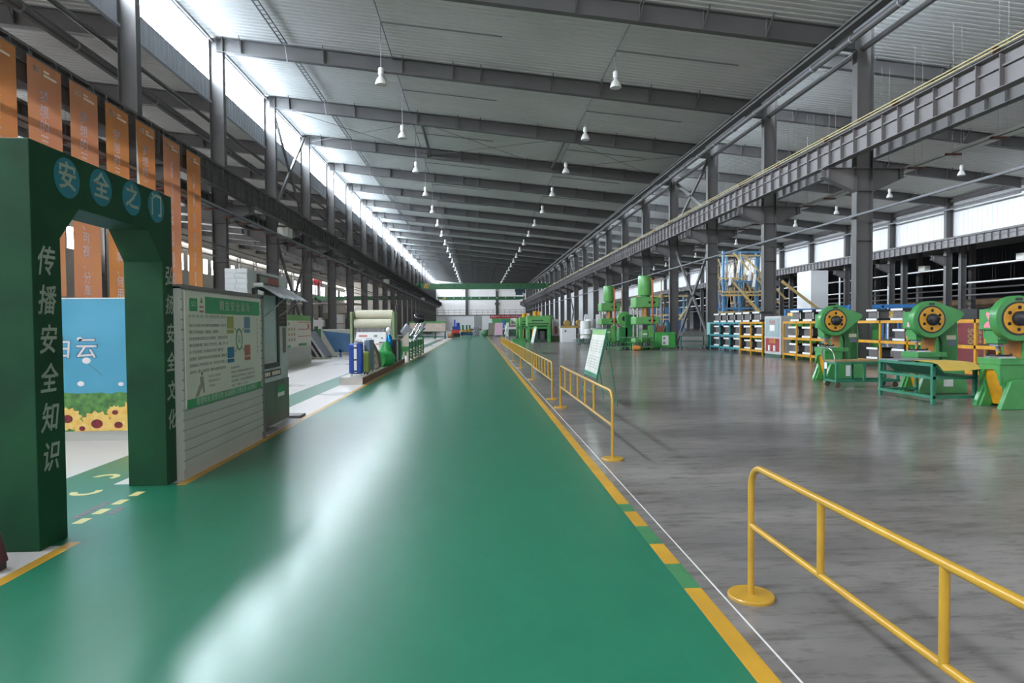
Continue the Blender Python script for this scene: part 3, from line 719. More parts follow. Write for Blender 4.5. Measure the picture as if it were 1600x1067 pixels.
for ch, x in (('白', -5.56), ('云', -5.235)):
    text('character_outline', ch, .3, mat('blue_outline_print', '3d79a8', .6), t, (x+5.0, 8.7885-8.8, 1.23), FACE_MY, offset=.013, shear=.08)
    text('character', ch, .3, WHITE, t, (x+5.0, 8.786-8.8, 1.23), FACE_MY, offset=.003, shear=.08)
B().box(-6.3, -3.05, 8.8, 8.9, 0, .1).box(-6.3, -3.05, 8.79, 8.86, .1, .135).build('plinth', SLAT, t, world=True, smooth=False)
B().box(-6.3, -3.05, 8.785, 8.86, 1.905, 1.92).build('top_trim', WHITE, t, world=True, smooth=False)

frame_start()
# ------------------------------------------------------------------ hanging banners
BT = ['梦想的三大：质量、效率、安全', '梦想的三性：创新、协同、实效', '梦想的三化：具体、可视、分享', '梦想的三何：何人、何事、何用', '梦想的二不：不抱怨、不放弃', '', '']
B6 = ['天更蓝', '没事找事', '随手做', '小问题', '快解决', '勤动手', '好习惯']; B7 = ['微浪费', '微损耗', '微污水', '微排放', '微噪音', '微伤害', '微创新']
LS = 1.03
starts = [10.98, 12.23, 13.45, 14.69, 15.95, 17.28, 18.63]; wid = [.97, .96, .95, .93, .9, .94, .9]
names = ['nearest the camera, cut by the left frame edge', 'second from the front', 'third from the front, lower text framed by the gate', 'fourth from the front, beside the gate opening', 'fifth from the front, with a curled near edge', 'sixth from the front, with small grouped characters', 'farthest back, beside the dark column']
for i in range(7):
    y0, w = starts[i], wid[i]; t = thing('hanging_banner', 'orange banner on the left girder, %s' % names[i], 'banner', (-8.2, y0, 2.15), 0, 'orange slogan banners')
    zt = 6.56; fx = .0
    if i < 5: bd, sz, ln, cxx, top = vtext(BT[i]), .27, LS, w*.46, 3.88
    else: bd, sz, ln, cxx, top = '\n\n'.join('\n'.join(q) for q in (B6 if i == 5 else B7)), .15, LS*.92, w*.48, 3.82
    me = cloth_with_letters(bd, sz, ln, w, zt-2.15, cxx, top); me.name = 'cloth'; me.materials.append(ORANGE if i in (1, 2, 5) else ORANGE2)
    o = bpy.data.objects.new('cloth', me); COL.objects.link(o); o.parent = t
    if i == 4:
        B().add([(0, 0, .1), (.07, -.03, 1.5), (.1, -.05, 2.6), (.0, 0, 4.3), (0, .01, 4.3), (0, .01, .1)], [(0, 1, 2, 3, 4, 5)]).build('curled_edge', WHITE, t, smooth=False)
    B().tube([(-8.2, y0-.02, zt), (-8.2, y0+w+.02, zt)], .012, 6).build('top_rod', STEEL, t, world=True)
    for yy in (y0+.1, y0+w-.1): B().tube([(-8.2, yy, zt), (-8.24, yy, 6.74)], .008, 5).build('hook', STEEL, t, world=True)
    text('logo', 'SCI', .15, LOGO, t, (.004, .26, 4.21), FACE_PX, offset=.006)
    B().box(.002, .004, .45, .6, 4.24, 4.27).box(.002, .004, .45, .82, 4.16, 4.2).build('logo_caption', LOGO, t, smooth=False)
    text('lettering', bd, sz, BCLOTHTEXT, t, (0, cxx, top), FACE_PX, line=ln, valign='TOP')
    text_outline('lettering_outline', bd, sz, PLUM, t, (.002, cxx, top), ln, .006 if i < 5 else .003)
frame_end()
# ------------------------------------------------------------------ kiosk
t = thing('kiosk', 'grey brick-patterned kiosk with tilted silver awning behind the safety board', 'kiosk', (-3.25, 9.67, 0))
b = B().box(-3.4, -3.105, 8.8, 10.57, 0, 2.3)
for r in range(23):
    z = .7+r*.07
    if z > 2.25: break
    y = 8.8+(r % 2)*.14
    while y < 10.5:
        b.box(-3.105, -3.1, y+.006, min(10.56, y+.28), z+.004, z+.066); y += .29
    x = -3.4
    b.box(-3.4, -3.25-.02*(r % 2), 8.794, 8.8, z+.004, z+.066).box(-3.24-.02*(r % 2), -3.11, 8.794, 8.8, z+.004, z+.066)
b.build('wall', mat('pale_grey_brick_cladding', 'b9bcbd', .5, var=.05, scale=5), t, world=True, smooth=False)
B().box(-3.1, -3.085, 8.85, 10.55, .04, .69).build('counter_panel', mat('brushed_dark_steel', '7c7b76', .35, metal=.7, scale=2, stretch=(1, 8, .4), hex2='5f5e5a'), t, world=True, smooth=False)
f = B().box(-3.1, -3.06, 8.95, 10.02, .9, .97).box(-3.1, -3.06, 8.95, 10.02, 1.98, 2.05).box(-3.1, -3.06, 9.94, 10.02, .97, 1.98).box(-3.1, -3.06, 8.95, 9.02, .97, 1.98).build('window_frame', BLACK, t, world=True, smooth=False)
B().box(-3.1, -3.08, 9.02, 9.94, .97, 1.98).build('window_pane', GLASS, t, world=True, smooth=False)
B().box(-3.1, -3.07, 9.15, 10.05, 2.12, 2.26).build('sign_frame', mat('dark_brown_frame', '3c3733', .4), t, world=True, smooth=False)
B().box(-3.07, -3.066, 9.2, 9.55, 2.145, 2.235).build('sign_panel', mat('grey_sign_print', '8a8782', .5), t, world=True, smooth=False)
B().box(-3.07, -3.066, 9.56, 10.0, 2.145, 2.235).build('sign_panel', mat('dull_red_sign_print', '8f4f48', .5), t, world=True, smooth=False)
B().box(-3.1, -3.08, 9.3, 10.12, .76, .86).build('name_strip', mat('dark_grey_strip', '4d4c48', .5), t, world=True, smooth=False)
b = B()
for k2 in range(9):
    if k2 != 3: b.box(-3.08, -3.078, 9.38+k2*.08, 9.38+k2*.08+.055, .785, .84)
b.build('strip_print', LOGO, t, world=True, smooth=False)
m_ = B().box(-3.1, -3.085, 10.06, 10.48, 1.52, 2.0).build('menu_board', mat('dark_menu_board', '2b2423', .5), t, world=True, smooth=False)
b = B()
for k2 in range(6): b.box(-3.085, -3.083, 10.14, 10.3, 1.58+k2*.06, 1.6+k2*.06).box(-3.085, -3.083, 10.33, 10.44, 1.58+k2*.06, 1.6+k2*.06)
b.build('menu_print', mat('dull_orange_print', '7c5a3c', .6), t, world=True, smooth=False)
B().box(-3.1, -3.09, 10.3, 10.44, 1.1, 1.5).build('poster', mat('brown_poster', '7a6355', .5), t, world=True, smooth=False)
B().box(-3.085, -3.08, 9.96, 10.28, .5, .6).build('green_sticker', BGREEN, t, world=True, smooth=False)
B().box(-3.085, -3.08, 9.96, 10.28, .43, .49).build('white_sticker', WHITE, t, world=True, smooth=False)
b = B(); n = 22; prof = []
for i in range(n+1):
    y = 9.12+1.43*i/n; prof.append((y, .012*math.sin(i*1.9)))
vs = [(-3.09, y, 2.12+d) for y, d in prof]+[(-2.76, y, 1.915+d) for y, d in prof]+[(-3.09, y, 2.128+d) for y, d in prof]+[(-2.76, y, 1.923+d) for y, d in prof]; N1 = n+1
b.add(vs, [(i, i+1, N1+i+1, N1+i) for i in range(n)]+[(2*N1+i, 3*N1+i, 3*N1+i+1, 2*N1+i+1) for i in range(n)]+[(N1+i, N1+i+1, 3*N1+i+1, 3*N1+i) for i in range(n)])
b.build('awning', GALV, t, world=True)
for y0, y1 in ((9.42, 9.42), (10.2, 10.05)): B().tube([(-2.79, y0, 1.92), (-3.09, y1, 1.66)], .009, 6).build('awning_prop', GREY, t, world=True)
B().cyl((-3.1, 9.05, 2.1), (-2.98, 9.05, 2.1), .03, 10).cyl((-3.1, 9.1, 2.02), (-3.0, 9.1, 1.97), .035, 10).build('spotlight', WHITE, t, world=True)
for i, (y0, y1, w) in enumerate(((9.05, 9.45, 'near'), (10.62, 10.95, 'far'))):
    tag(B().prism([(-3.3, y0), (-2.93, y0), (-2.93, y1), (-3.3, y1)], 0, .045, 'z').build('ramp_plate', STEELL, smooth=False, bevel=.01), 'low grey ramp plate on the floor at the %s end of the kiosk' % w, 'plate')

# ------------------------------------------------------------------ second notice wall
t = thing('partition_wall', 'smaller white notice wall with green-topped posters beyond the kiosk', 'partition', (-7.05, 24.6, 0))
b = B().box(-7.12, -7.01, 21.5, 27.2, 0, 1.95); z = .1
while z < 1.8: b.box(-7.01, -7.005, 21.5, 27.15, z, z+.11); z += .12
b.box(-7.0, -6.99, 24.1, 24.13, 0, .65)
b.build('slat_panel', SLAT, t, world=True, smooth=False)
pp = B().box(-7.0, -6.99, 21.8, 27.1, .72, 1.95).build('poster', mat('pale_poster', 'cfcbbf', .5), t, world=True, smooth=False)
l = t.location
def sub(bb, nm, M, par):
    o = bb.build(nm, M, par, smooth=False); o.data.transform(Matrix.Translation((-l[0], -l[1], -l[2]))); return o
sub(B().box(-6.99, -6.985, 21.8, 27.1, 1.74, 1.95), 'green_header', mat('light_green_print', '6fa05a', .5), pp)
b = B()
for z in (1.68, 1.4, 1.12): b.box(-6.99, -6.985, 25.2, 27.05, z-.015, z+.015)
b.box(-6.99, -6.985, 26.6, 26.85, 1.43, 1.6); sub(b, 'red_line', mat('red_line_print', 'b4574c', .5), pp)
sub(B().box(-6.99, -6.985, 25.3, 26.4, .74, .84).box(-6.99, -6.985, 23.4, 24.2, .72, .82), 'green_caption', BGREEN, pp)
b = B(); random.seed(8)
for k2 in range(10):
    y = 23.9+(k2 % 3)*.35; z = .95+(k2//3)*.2; b.box(-6.99, -6.985, y, y+.22, z, z+.12)
sub(b, 'picture_print', mat('small_picture_print', '8b9180', .5, scale=9, hex2='b59b7a'), pp)

# ------------------------------------------------------------------ display plinth with things on it
t = thing('display_plinth', 'low display plinth with brown edge along the left of the aisle', 'plinth', (-3.25, 16.5, 0))
B().box(-3.55, -2.965, 16.5, 26, 0, .17).box(-3.56, -2.955, 16.49, 26.0, .17, .19).build('top', PLAT, t, world=True, smooth=False)
B().box(-2.965, -2.955, 16.5, 26, .003, .17).build('edge_board', BRICK, t, world=True, smooth=False, label='brown edge board')
def suitcase(name, label, M, x, y, w, d, h, rz, band=None):
    t = thing(name, label, 'suitcase', (x, y, .19), rz, 'suitcases on the display plinth')
    b = B().box(-w/2, w/2, -d/2, d/2, .06, h); b.build('shell', M, t, bevel=min(w, d)*.22)
    if band:
        B().box(-.035, .035, -d/2-.006, -d/2+.01, .1, h-.03).box(-.035, .035, -d/2-.006, d/2, h-.01, h+.004).build('strap', band, t, smooth=False)
        for z in (.14, h*.5, h-.12): B().box(-.045, .045, -d/2-.016, -d/2, z-.02, z+.02).build('latch', BLACK, t, smooth=False)
    B().box(-.003, .003, -d/2-.002, d/2+.002, .06, h+.002).build('zip_line', BLACK, t, smooth=False) if not band else None
    for sx in (-1, 1):
        for s2 in (-1, 1): B().lathe([(.028, -.012), (.028, .012)], (sx*(w/2-.05), s2*(d/2-.05), .028), 12, 'x').build('wheel', DARK if band is None else WHITE, t)
    B().tube([(-.07, 0, h), (-.07, 0, h+.04), (.07, 0, h+.04), (.07, 0, h)], .008, 6).build('handle', BLACK, t)
suitcase('suitcase', 'tall royal blue suitcase with a white strap at the near end of the plinth', BLUEC, -3.2, 16.95, .36, .25, .87, 0, WHITE)
suitcase('suitcase', 'small lime green suitcase just behind the royal blue one', LIME, -3.06, 17.6, .18, .4, .62, .1)
suitcase('suitcase', 'slate blue suitcase standing behind the lime green one', SLATE, -3.13, 18.55, .17, .5, .92, -.1)
suitcase('suitcase', 'pale grey suitcase behind the blue ones, half hidden', STEELL, -3.36, 18.2, .2, .4, .88, 0)
t = thing('canvas_bag', 'taupe folded canvas bag leaning behind the slate blue suitcase', 'bag', (-3.2, 19.5, .19))
b = B().prism([(-.1, 0), (.2, .02), (.25, .12), (.2, .45), (.06, .75), (-.04, .9), (-.1, .88)], -.25, .25, 'y'); b.build('body', TAUPE, t, bevel=.05)
for z in (.2, .4, .6): B().box(-.08, .14, -.262, -.25, z, z+.05).build('buckle_strap', mat('dark_taupe_strap', '55523f', .8), t, smooth=False)
t = thing('plastic_drum', 'green open plastic drum lying on its side on the plinth', 'drum', (-2.97, 20.6, .19), -.6)
b = B().lathe([(.24, -.28), (.255, -.26), (.24, -.24), (.24, .2), (.21, .25), (.0, .25), (.0, .22), (.19, .22), (.225, .18), (.225, -.28)], (0, 0, .255), 28, 'y'); b.build('body', BINGREEN, t)
B().lathe([(.25, -.285), (.256, -.27), (.25, -.255), (.228, -.255), (.228, -.285)], (0, 0, .256), 28, 'y').build('rim', BINGREEN, t)
B().lathe([(.0, .1), (.222, .1), (.222, .12), (.0, .12)], (0, 0, .255), 24, 'y').build('inner_shade_disc', mat('shaded_green_plastic', '1c6a34', .5), t)  # extra disc in darker green, stands for the shade inside the drum
t = thing('plastic_cone_tub', 'green conical tub behind the green drum', 'tub', (-3.08, 21.6, .19))
B().lathe([(.2, 0), (.2, .5), (.09, .78), (.07, .78), (.07, .4)], n=20).build('body', BINGREEN, t)
tag(B().lathe([(.28, 0), (.3, .2), (.2, .5), (.05, .62)], (-3.4, 21.0, .19), 18).build('white_sack', WHITE), 'white sack between the folded bag and the green drum', 'sack')
t = thing('foil_bottle', 'shiny blue bottle-shaped balloon with a white ball top on the plinth', 'balloon', (-3.12, 22.7, .19))
B().lathe([(.04, .5), (.09, .58), (.12, .72), (.11, .86), (.06, .98), (.03, 1.02)], n=18).build('body', FOILB, t)
B().lathe([(.1, 0), (.1, .42), (.06, .52)], n=16).build('stand', PLAT, t)
B().sphere((-.02, 0, 1.17), .1).build('ball', WHITE, t); B().cyl((0, 0, 1.01), (0, 0, 1.1), .04, 10).build('neck', WHITE, t)
for i, (y, h, M, w) in enumerate(((22.9, .72, SLAT, 'pale grey, nearest'), (23.4, .8, BLACK, 'black, second'), (23.9, .76, SLAT, 'light, third'), (24.4, .8, BLACK, 'black, fourth'), (24.9, .72, mat('teal_case', '1f7a5a', .5), 'teal, last before the fence'))):
    tt = thing('sample_case', 'upright sample case at the far plinth end, %s in line' % w, 'case', (-3.1+(-.25 if i == 0 else 0), y, .19), 0, 'sample cases on the plinth')
    B().box(-.14, .14, -.12, .12, .0, h).build('body', M, tt, bevel=.015); B().box(-.15, .15, -.13, .13, h, h+.03).build('lid', STEELL, tt, smooth=False)
# picture sign, roller sample machine
t = thing('tilted_sign', 'white tilted sign with small coloured prints behind the suitcases', 'sign', (-4.25, 23.5, 0))
B().add([(-.3, -.2, .45), (.9, -.2, .45), (.86, .25, 1.28), (-.2, .25, 1.28), (-.3, -.16, .43), (.9, -.16, .43), (.86, .29, 1.26), (-.2, .29, 1.26)], [(0,1,2,3),(4,7,6,5),(0,4,5,1),(1,5,6,2),(2,6,7,3),(3,7,4,0)]).build('panel', WHITE, t, smooth=False)
def onsign(u, v, du, dv, M, nm):
    def pt(a, c): z = .45+.83*c; return (-.3+.1*c+(1.2-.14*c)*a, -.2+.45*c-.008, z)
    q = [pt(u, v), pt(u+du, v), pt(u+du, v+dv), pt(u, v+dv)]
    vs = q+[(x, y+.006, z) for x, y, z in q]
    B().add(vs, [(0,1,2,3),(4,7,6,5),(0,4,5,1),(1,5,6,2),(2,6,7,3),(3,7,4,0)]).build(nm, M, t, smooth=False)
onsign(.1, .8, .28, .07, mat('sign_red_print', 'c4605c', .5), 'red_print'); onsign(.6, .78, .12, .1, mat('sign_grey_print', '8f9488', .5), 'grey_print'); onsign(.55, .5, .07, .16, mat('sign_violet_print', '8c88b8', .5), 'violet_print')
onsign(.2, .5, .25, .05, mat('sign_yellow_print', 'd8cf9a', .5), 'yellow_print'); onsign(.85, .7, .06, .06, mat('sign_brown_print', '7a6a4c', .5), 'brown_print'); onsign(.7, .45, .14, .05, MATS['sign_red_print'], 'red_print')
for x in (-.15, .75): B().tube([(x, .1, .95), (x, .35, 0)], .02, 6).tube([(x, -.15, .55), (x, -.22, 0)], .02, 6).build('leg', GREY, t)
t = thing('roller_machine', 'roller machine with two big cream rolls over a slatted apron', 'machine', (-4.35, 27.2, 0))
for z, y, nm in ((1.98, .1, 'roller'), (1.6, -.25, 'roller')): B().cyl((-.78, y, z), (.76, y, z), .2, 24).build(nm, mat('cream_roll', 'd0ccb4', .5, var=.04), t)
for x in (-.88, .85): B().box(x-.05, x+.05, -.5, .5, 0, 2.1).build('side_frame', mat('sage_machine_paint', '8fa07a', .5), t, smooth=False, bevel=.02)
b = B()
for i in range(30):
    x = -.76+i*.052; b.bar((x, -.3, 1.42), (x, -.62, .4), .022, .05)
b.build('slat_apron', mat('striped_slat_metal', 'b9b3b6', .45), t, smooth=False)
B().bar((-.8, -.28, 1.38), (.8, -.28, 1.38), .03, .06).box(-.8, .8, -.1, .4, .3, 1.4).build('core_frame', mat('dark_machine_core', '4b4a4e', .6), t, smooth=False)
# blue tilted collector and racks beyond the notice wall
t = thing('tilted_panel_rack', 'rack of tilted grey and blue panels beyond the notice wall', 'panel rack', (-7.3, 30, 0))
for i, (x, M) in enumerate(((-.55, GREY), (-.25, STEELL), (.0, GREY))):
    B().add([(x-.5, -.6, 1.25), (x-.4, -.6, 1.28), (x+.35, -.6, .1), (x+.25, -.6, .07), (x-.5, .8, 1.25), (x-.4, .8, 1.28), (x+.35, .8, .1), (x+.25, .8, .07)], [(0,1,2,3),(4,7,6,5),(0,4,5,1),(1,5,6,2),(2,6,7,3),(3,7,4,0)]).build('panel', M, t, smooth=False)
B().bar((-.9, -.6, .05), (.6, -.6, .05), .06).bar((-.9, .8, .05), (.6, .8, .05), .06).bar((-.9, -.6, .05), (-.9, -.6, .9), .05).bar((-.9, .8, .05), (-.9, .8, .9), .05).build('frame', mat('olive_frame', '6b705a', .5), t, smooth=False)
tag(B().prism([(-7.5, 1.3), (-6.05, 1.12), (-6.05, .25), (-6.9, .25)], 31.2, 31.3, 'y').box(-6.7, -6.6, 31.2, 31.3, 0, .35).box(-6.1, -6.0, 31.2, 31.3, 0, .35).build('blue_board', NAVY, smooth=False), 'large blue slanted board behind the tilted panels', 'board')
tag(B().box(-6.0, -5.45, 30.6, 31.4, 0, .95).build('cabinet', mat('beige_cabinet', 'a9a598', .5), bevel=.02), 'beige low cabinet right of the blue slanted board', 'cabinet')
tag(B().box(-8.0, -6.3, 33, 33.8, 0, 1.35).build('worktop_unit', mat('grey_beige_unit', '9d9a90', .5), bevel=.02), 'grey bench unit behind the blue slanted board', 'bench')
# aisle-side picket fence with green planter boards
t = thing('planter_fence', 'low green and white picket fence along the left edge of the aisle', 'fence', (-2.93, 30, 0))
for i in range(6): B().box(-2.99, -2.9, 27.4+i*1.42, 27.5+i*1.42, 0, .82).build('post', PGREEND, t, world=True, smooth=False)
B().box(-2.97, -2.93, 27.45, 34.55, .5, .78).build('green_board', PGREEN, t, world=True, smooth=False)
for z in (.12, .27, .41): B().box(-2.965, -2.94, 27.45, 34.55, z-.04, z+.04).build('rail', mat('cream_fence_paint', 'd5cbbb', .6), t, world=True, smooth=False)
t = thing('fence_gable', 'white triangular gable board with green lower half at the near end of the fence', 'fence board', (-3.2, 27.3, 0))
B().prism([(-3.55, .62), (-2.93, .62), (-2.93, 1.25)], 27.28, 27.32, 'y').build('white_gable', mat('cream_fence_paint', 'd5cbbb', .6), t, world=True, smooth=False)
B().box(-3.55, -2.93, 27.28, 27.32, .25, .62).build('green_panel', PGREEN, t, world=True, smooth=False)
for i in range(4): B().box(-3.5+i*.16, -3.42+i*.16, 27.26, 27.28, 0, .4).build('picket', MATS['cream_fence_paint'], t, world=True, smooth=False)
# parabolic collector with black drum head
t = thing('trough_collector', 'tilted solar trough with a black drum head behind the fence', 'collector', (-3.1, 31.5, 0))
B().lathe([(.0, -.1), (.2, -.1), (.23, -.05), (.23, .2), (.16, .36), (.0, .4)], (.12, 0, 1.85), 20, 'x').build('drum_head', mat('black_gloss_drum', '252328', .25), t)
B().tube([(.2, -.02, 1.65), (-.2, -.1, 1.0)], .05, 10).tube([(.36, -.02, 1.65), (-.02, -.1, .95)], .04, 10).build('tube', CHROME, t)
n = 12; vs = []
for i in range(n+1):
    a = -1.0+2.0*i/n; vs += [(-.02+.14*math.sin(a), -.2+.25*(1-math.cos(a)), .85+.08*a), (.42+.14*math.sin(a), .05+.25*(1-math.cos(a)), 1.42-.06*a)]
n0 = len(vs); vs += [(x+.012, y+.02, z) for x, y, z in vs]
B().add(vs, [(2*i, 2*i+1, 2*i+3, 2*i+2) for i in range(n)]+[(n0+2*i, n0+2*i+2, n0+2*i+3, n0+2*i+1) for i in range(n)]).build('trough', CHROME, t)
for q, M, nm in (([(-.33, -.1, 1.6), (-.62, -.25, 1.15), (-.3, -.25, .9), (-.07, -.1, 1.3)], GREY, 'solar_frame'), ([(-.42, .05, 1.62), (-.7, -.1, 1.22), (-.62, -.12, 1.18), (-.35, .02, 1.6)], mat('grey_blue_solar_glass', '7f8796', .25, var=.1, scale=8), 'solar_panel'), ([(.62, .1, 1.65), (.4, -.05, 1.3), (.28, -.05, 1.25), (.45, .1, 1.6)], MATS['grey_blue_solar_glass'] if 'grey_blue_solar_glass' in MATS else GREY, 'solar_panel')):
    vs = q+[(x, y+.05, z) for x, y, z in q]
    B().add(vs, [(0,1,2,3),(4,7,6,5),(0,4,5,1),(1,5,6,2),(2,6,7,3),(3,7,4,0)]).build(nm, M, t, smooth=False)
B().tube([(.1, .1, 1.2), (.1, .1, 0)], .05, 8).box(-.3, .5, -.2, .4, 0, .06).box(-1.0, 1.0, .05, .1, 1.0, 1.06).build('stand', GREY, t, smooth=False)
b = B()
for i in range(3): b.box(-4.9+i*.5, -4.86+i*.5, 29, 29.04, 0, 1.3)
b.box(-4.95, -3.8, 28.98, 29.06, 1.26, 1.32).box(-4.95, -3.8, 29.9, 29.98, 1.26, 1.32)
for x in (-4.9, -3.9): b.box(x, x+.04, 29.93, 29.97, 0, 1.3)
tag(b.build('display_stand', STEELL, smooth=False), 'light steel display stand between the roller machine and the fence', 'frame')
for i, (x, y, w, d, h, M, s_) in enumerate(((-4.5, 29.4, .5, .5, .75, mat('blue_bin', '4e6fa6', .5), 'left'), (-4.0, 29.5, .4, .4, .65, mat('dark_blue_bin', '3c4f84', .5), 'right'))):
    tag(B().lathe([(w*.4, 0), (w*.5, h), (w*.52, h), (w*.52, h+.03), (w*.44, h+.03)], (x, y, 0), 16).build('blue_bin', M), '%s one of two blue bins under the display stand' % s_, 'bin')
# far left cluster
t = thing('panel_cabinet', 'long pale pink panel unit with green top far along the left side', 'cabinet', (-5.4, 70, 0))
B().box(-7.4, -3.45, 69.8, 71.2, .85, 1.78).build('panel', PALEP, t, world=True, smooth=False); B().box(-7.45, -3.4, 69.75, 71.25, 1.78, 1.95).build('top', PGREEN, t, world=True, smooth=False)
b = B()
for x in (-7.3, -6, -4.7, -3.6): b.box(x, x+.1, 69.85, 69.95, 0, .85).box(x, x+.1, 71, 71.1, 0, .85)
b.box(-7.3, -3.5, 69.85, 69.95, .2, .3).build('leg_frame', BENCHG, t, world=True, smooth=False)
b = B().box(-6.9, -6.5, 70.2, 70.7, .3, .8).box(-5.6, -5.0, 70.2, 70.8, .3, .8); b.build('stored_box', mat('dark_green_box', '2c5040', .5), t, world=True, smooth=False)
t = thing('red_blue_machine', 'machine with blue top and red base beside the far pale panel unit', 'machine', (-2.6, 82, 0))
B().box(-3.2, -2.2, 81.5, 82.5, .9, 1.35).cyl((-2.9, 82, 1.35), (-2.9, 82, 2.2), .1, 8).cyl((-2.5, 82, 1.3), (-2.5, 82, 1.8), .25, 10).build('blue_head', BLUEC, t, world=True, bevel=.03)
B().box(-3.3, -2.3, 81.4, 82.6, .45, .9).build('red_base', REDP, t, world=True, bevel=.03); B().box(-3.2, -2.2, 81.5, 82.5, 0, .45).build('black_foot', BLACK, t, world=True)
t = thing('work_trolley', 'dark blue trolley with yellow parts by the far left of the aisle', 'trolley', (-1.4, 84, 0))
B().box(-2.2, -.6, 83.4, 84.6, .15, .6).build('tray', mat('dark_blue_tray', '23506a', .5), t, world=True, bevel=.03)
for x, s2 in ((-1.9, .25), (-1.4, .2), (-1.0, .25)): B().cyl((x, 84, .6), (x, 84, .9), s2, 10).build('yellow_part', YELM, t, world=True); B().cyl((x, 84, .9), (x, 84, 1.5), .12, 8).build('green_motor', BENCHG, t, world=True)
for x in (-2, -.8): B().cyl((x, 83.6, .1), (x+.08, 83.6, .1), .1, 10).build('wheel', DARK, t, world=True)
t = thing('machine_stand', 'grey stand with a white sloping strip at the far left machines', 'stand', (-.1, 88, 0))
B().box(-.5, .3, 87.6, 88.4, 0, 1.2).build('body', GREY, t, world=True, bevel=.03); B().bar((-.6, 87.4, 1.3), (-.2, 87.4, .3), .1, .04).build('strip', WHITE, t, world=True)
tag(B().lathe([(.25, 0), (.4, .1), (.45, .35), (.35, .6), (.2, .65)], (-3.15, 76, 0), 16).build('brown_pot', mat('clay_brown', 'a47a5c', .6)), 'round clay-brown pot beside the far pale panel unit', 'pot')
# left bay equipment
t = thing('test_stand', 'white T-shaped equipment stand on a green base seen between left columns', 'equipment', (-15, 60, 0))
B().box(-15.6, -14.2, 59.6, 60.2, 1.5, 2.1).box(-15.4, -15.05, 59.6, 60.2, 1.2, 1.5).box(-14.7, -14.35, 59.6, 60.2, 1.25, 1.5).box(-15.4, -15.1, 59.7, 60, 2.1, 2.3).box(-14.7, -14.4, 59.7, 60, 2.1, 2.3).build('head', WALLW, t, world=True, smooth=False)
B().box(-15.1, -14.3, 59.7, 60.5, 0, 1.45).build('base', mat('dark_green_base', '2d6b4a', .5), t, world=True, smooth=False)
t = thing('air_handler', 'white cabinet with round fan opening between left columns', 'air unit', (-13.4, 62, 0))
B().box(-13.9, -12.8, 61.5, 62.4, .9, 2.6).build('cabinet', WALLW, t, world=True, smooth=False); B().lathe([(.26, 61.44), (.26, 61.5)], (-13.65, 0, 2.2), 18, 'y').build('fan_opening', GREY, t, world=True)
B().box(-13.95, -12.75, 61.45, 62.4, 1.72, 1.76).build('red_stripe', REDP, t, world=True, smooth=False); B().box(-13.8, -12.9, 61.6, 62.3, 0, .9).build('base', STEEL, t, world=True, smooth=False)
frame_start()
tag(B().box(-30.9, -30.85, 122.5, 128.8, 9.4, 10.9).build('wall_banner', mat('bright_red_banner', 'd8303a', .6), smooth=False), 'bright red banner on the far left outer wall above two windows', 'banner')
frame_end()
t = thing('mezzanine', 'dark shelf level with pale edge and stored tanks far in the left bay', 'mezzanine', (-24, 100, 0))
B().box(-29, -19, 99, 106, 4.9, 5.1).build('deck', SLAT, t, world=True, smooth=False)
for x in (-28.5, -24, -19.5): B().box(x, x+.25, 99.2, 99.45, 0, 4.9).build('post', STEEL, t, world=True, smooth=False)
for x in (-27, -23.5, -20.8): B().cyl((x, 102, 0), (x, 102, 3.6), 1.1, 16).build('tank', mat('olive_tank', '7b7a66', .6), t, world=True)
tag(B().box(-29.5, -12.8, 100, 100.4, 0, 2.6).build('stock_wall', mat('dark_stock', '3c3d40', .7, scale=1.5, hex2='55534e'), smooth=False), 'low dark wall of stored goods far in the left bay', 'stored goods')
t = thing('shelf_rack', 'dark shelf rack with red top rail seen past the last banner', 'rack', (-14, 30, 0))
for x in (-16, -14.2, -12.4): B().box(x, x+.1, 29.6, 29.7, 0, 2.5).build('post', STEEL, t, world=True, smooth=False)
for z in (.5, 1.2, 1.9): B().box(-16, -12.3, 29.3, 30.2, z, z+.06).build('shelf', BLACK, t, world=True, smooth=False)
B().box(-16, -12.3, 29.25, 29.3, 2.45, 2.75).build('red_rail', REDP, t, world=True, smooth=False); B().box(-16, -12.3, 30.1, 30.2, 0, 2.5).build('back_panel', mat('dark_back_panel', '35363a', .7), t, world=True, smooth=False)
t = thing('floor_stand', 'dark red foot of a stand at the left frame edge in front of the gate', 'stand', (-2.95, 4.1, 0))
B().prism([(-.4, .05), (-.02, .05), (-.09, .32), (-.4, .42)], -.05, .05, 'y').build('body', mat('dark_red_block', '5a3037', .6), t, bevel=.01)
for x in (-.32, -.06): B().box(x-.02, x+.02, -.05, .05, 0, .05).build('foot', BLACK, t, smooth=False)
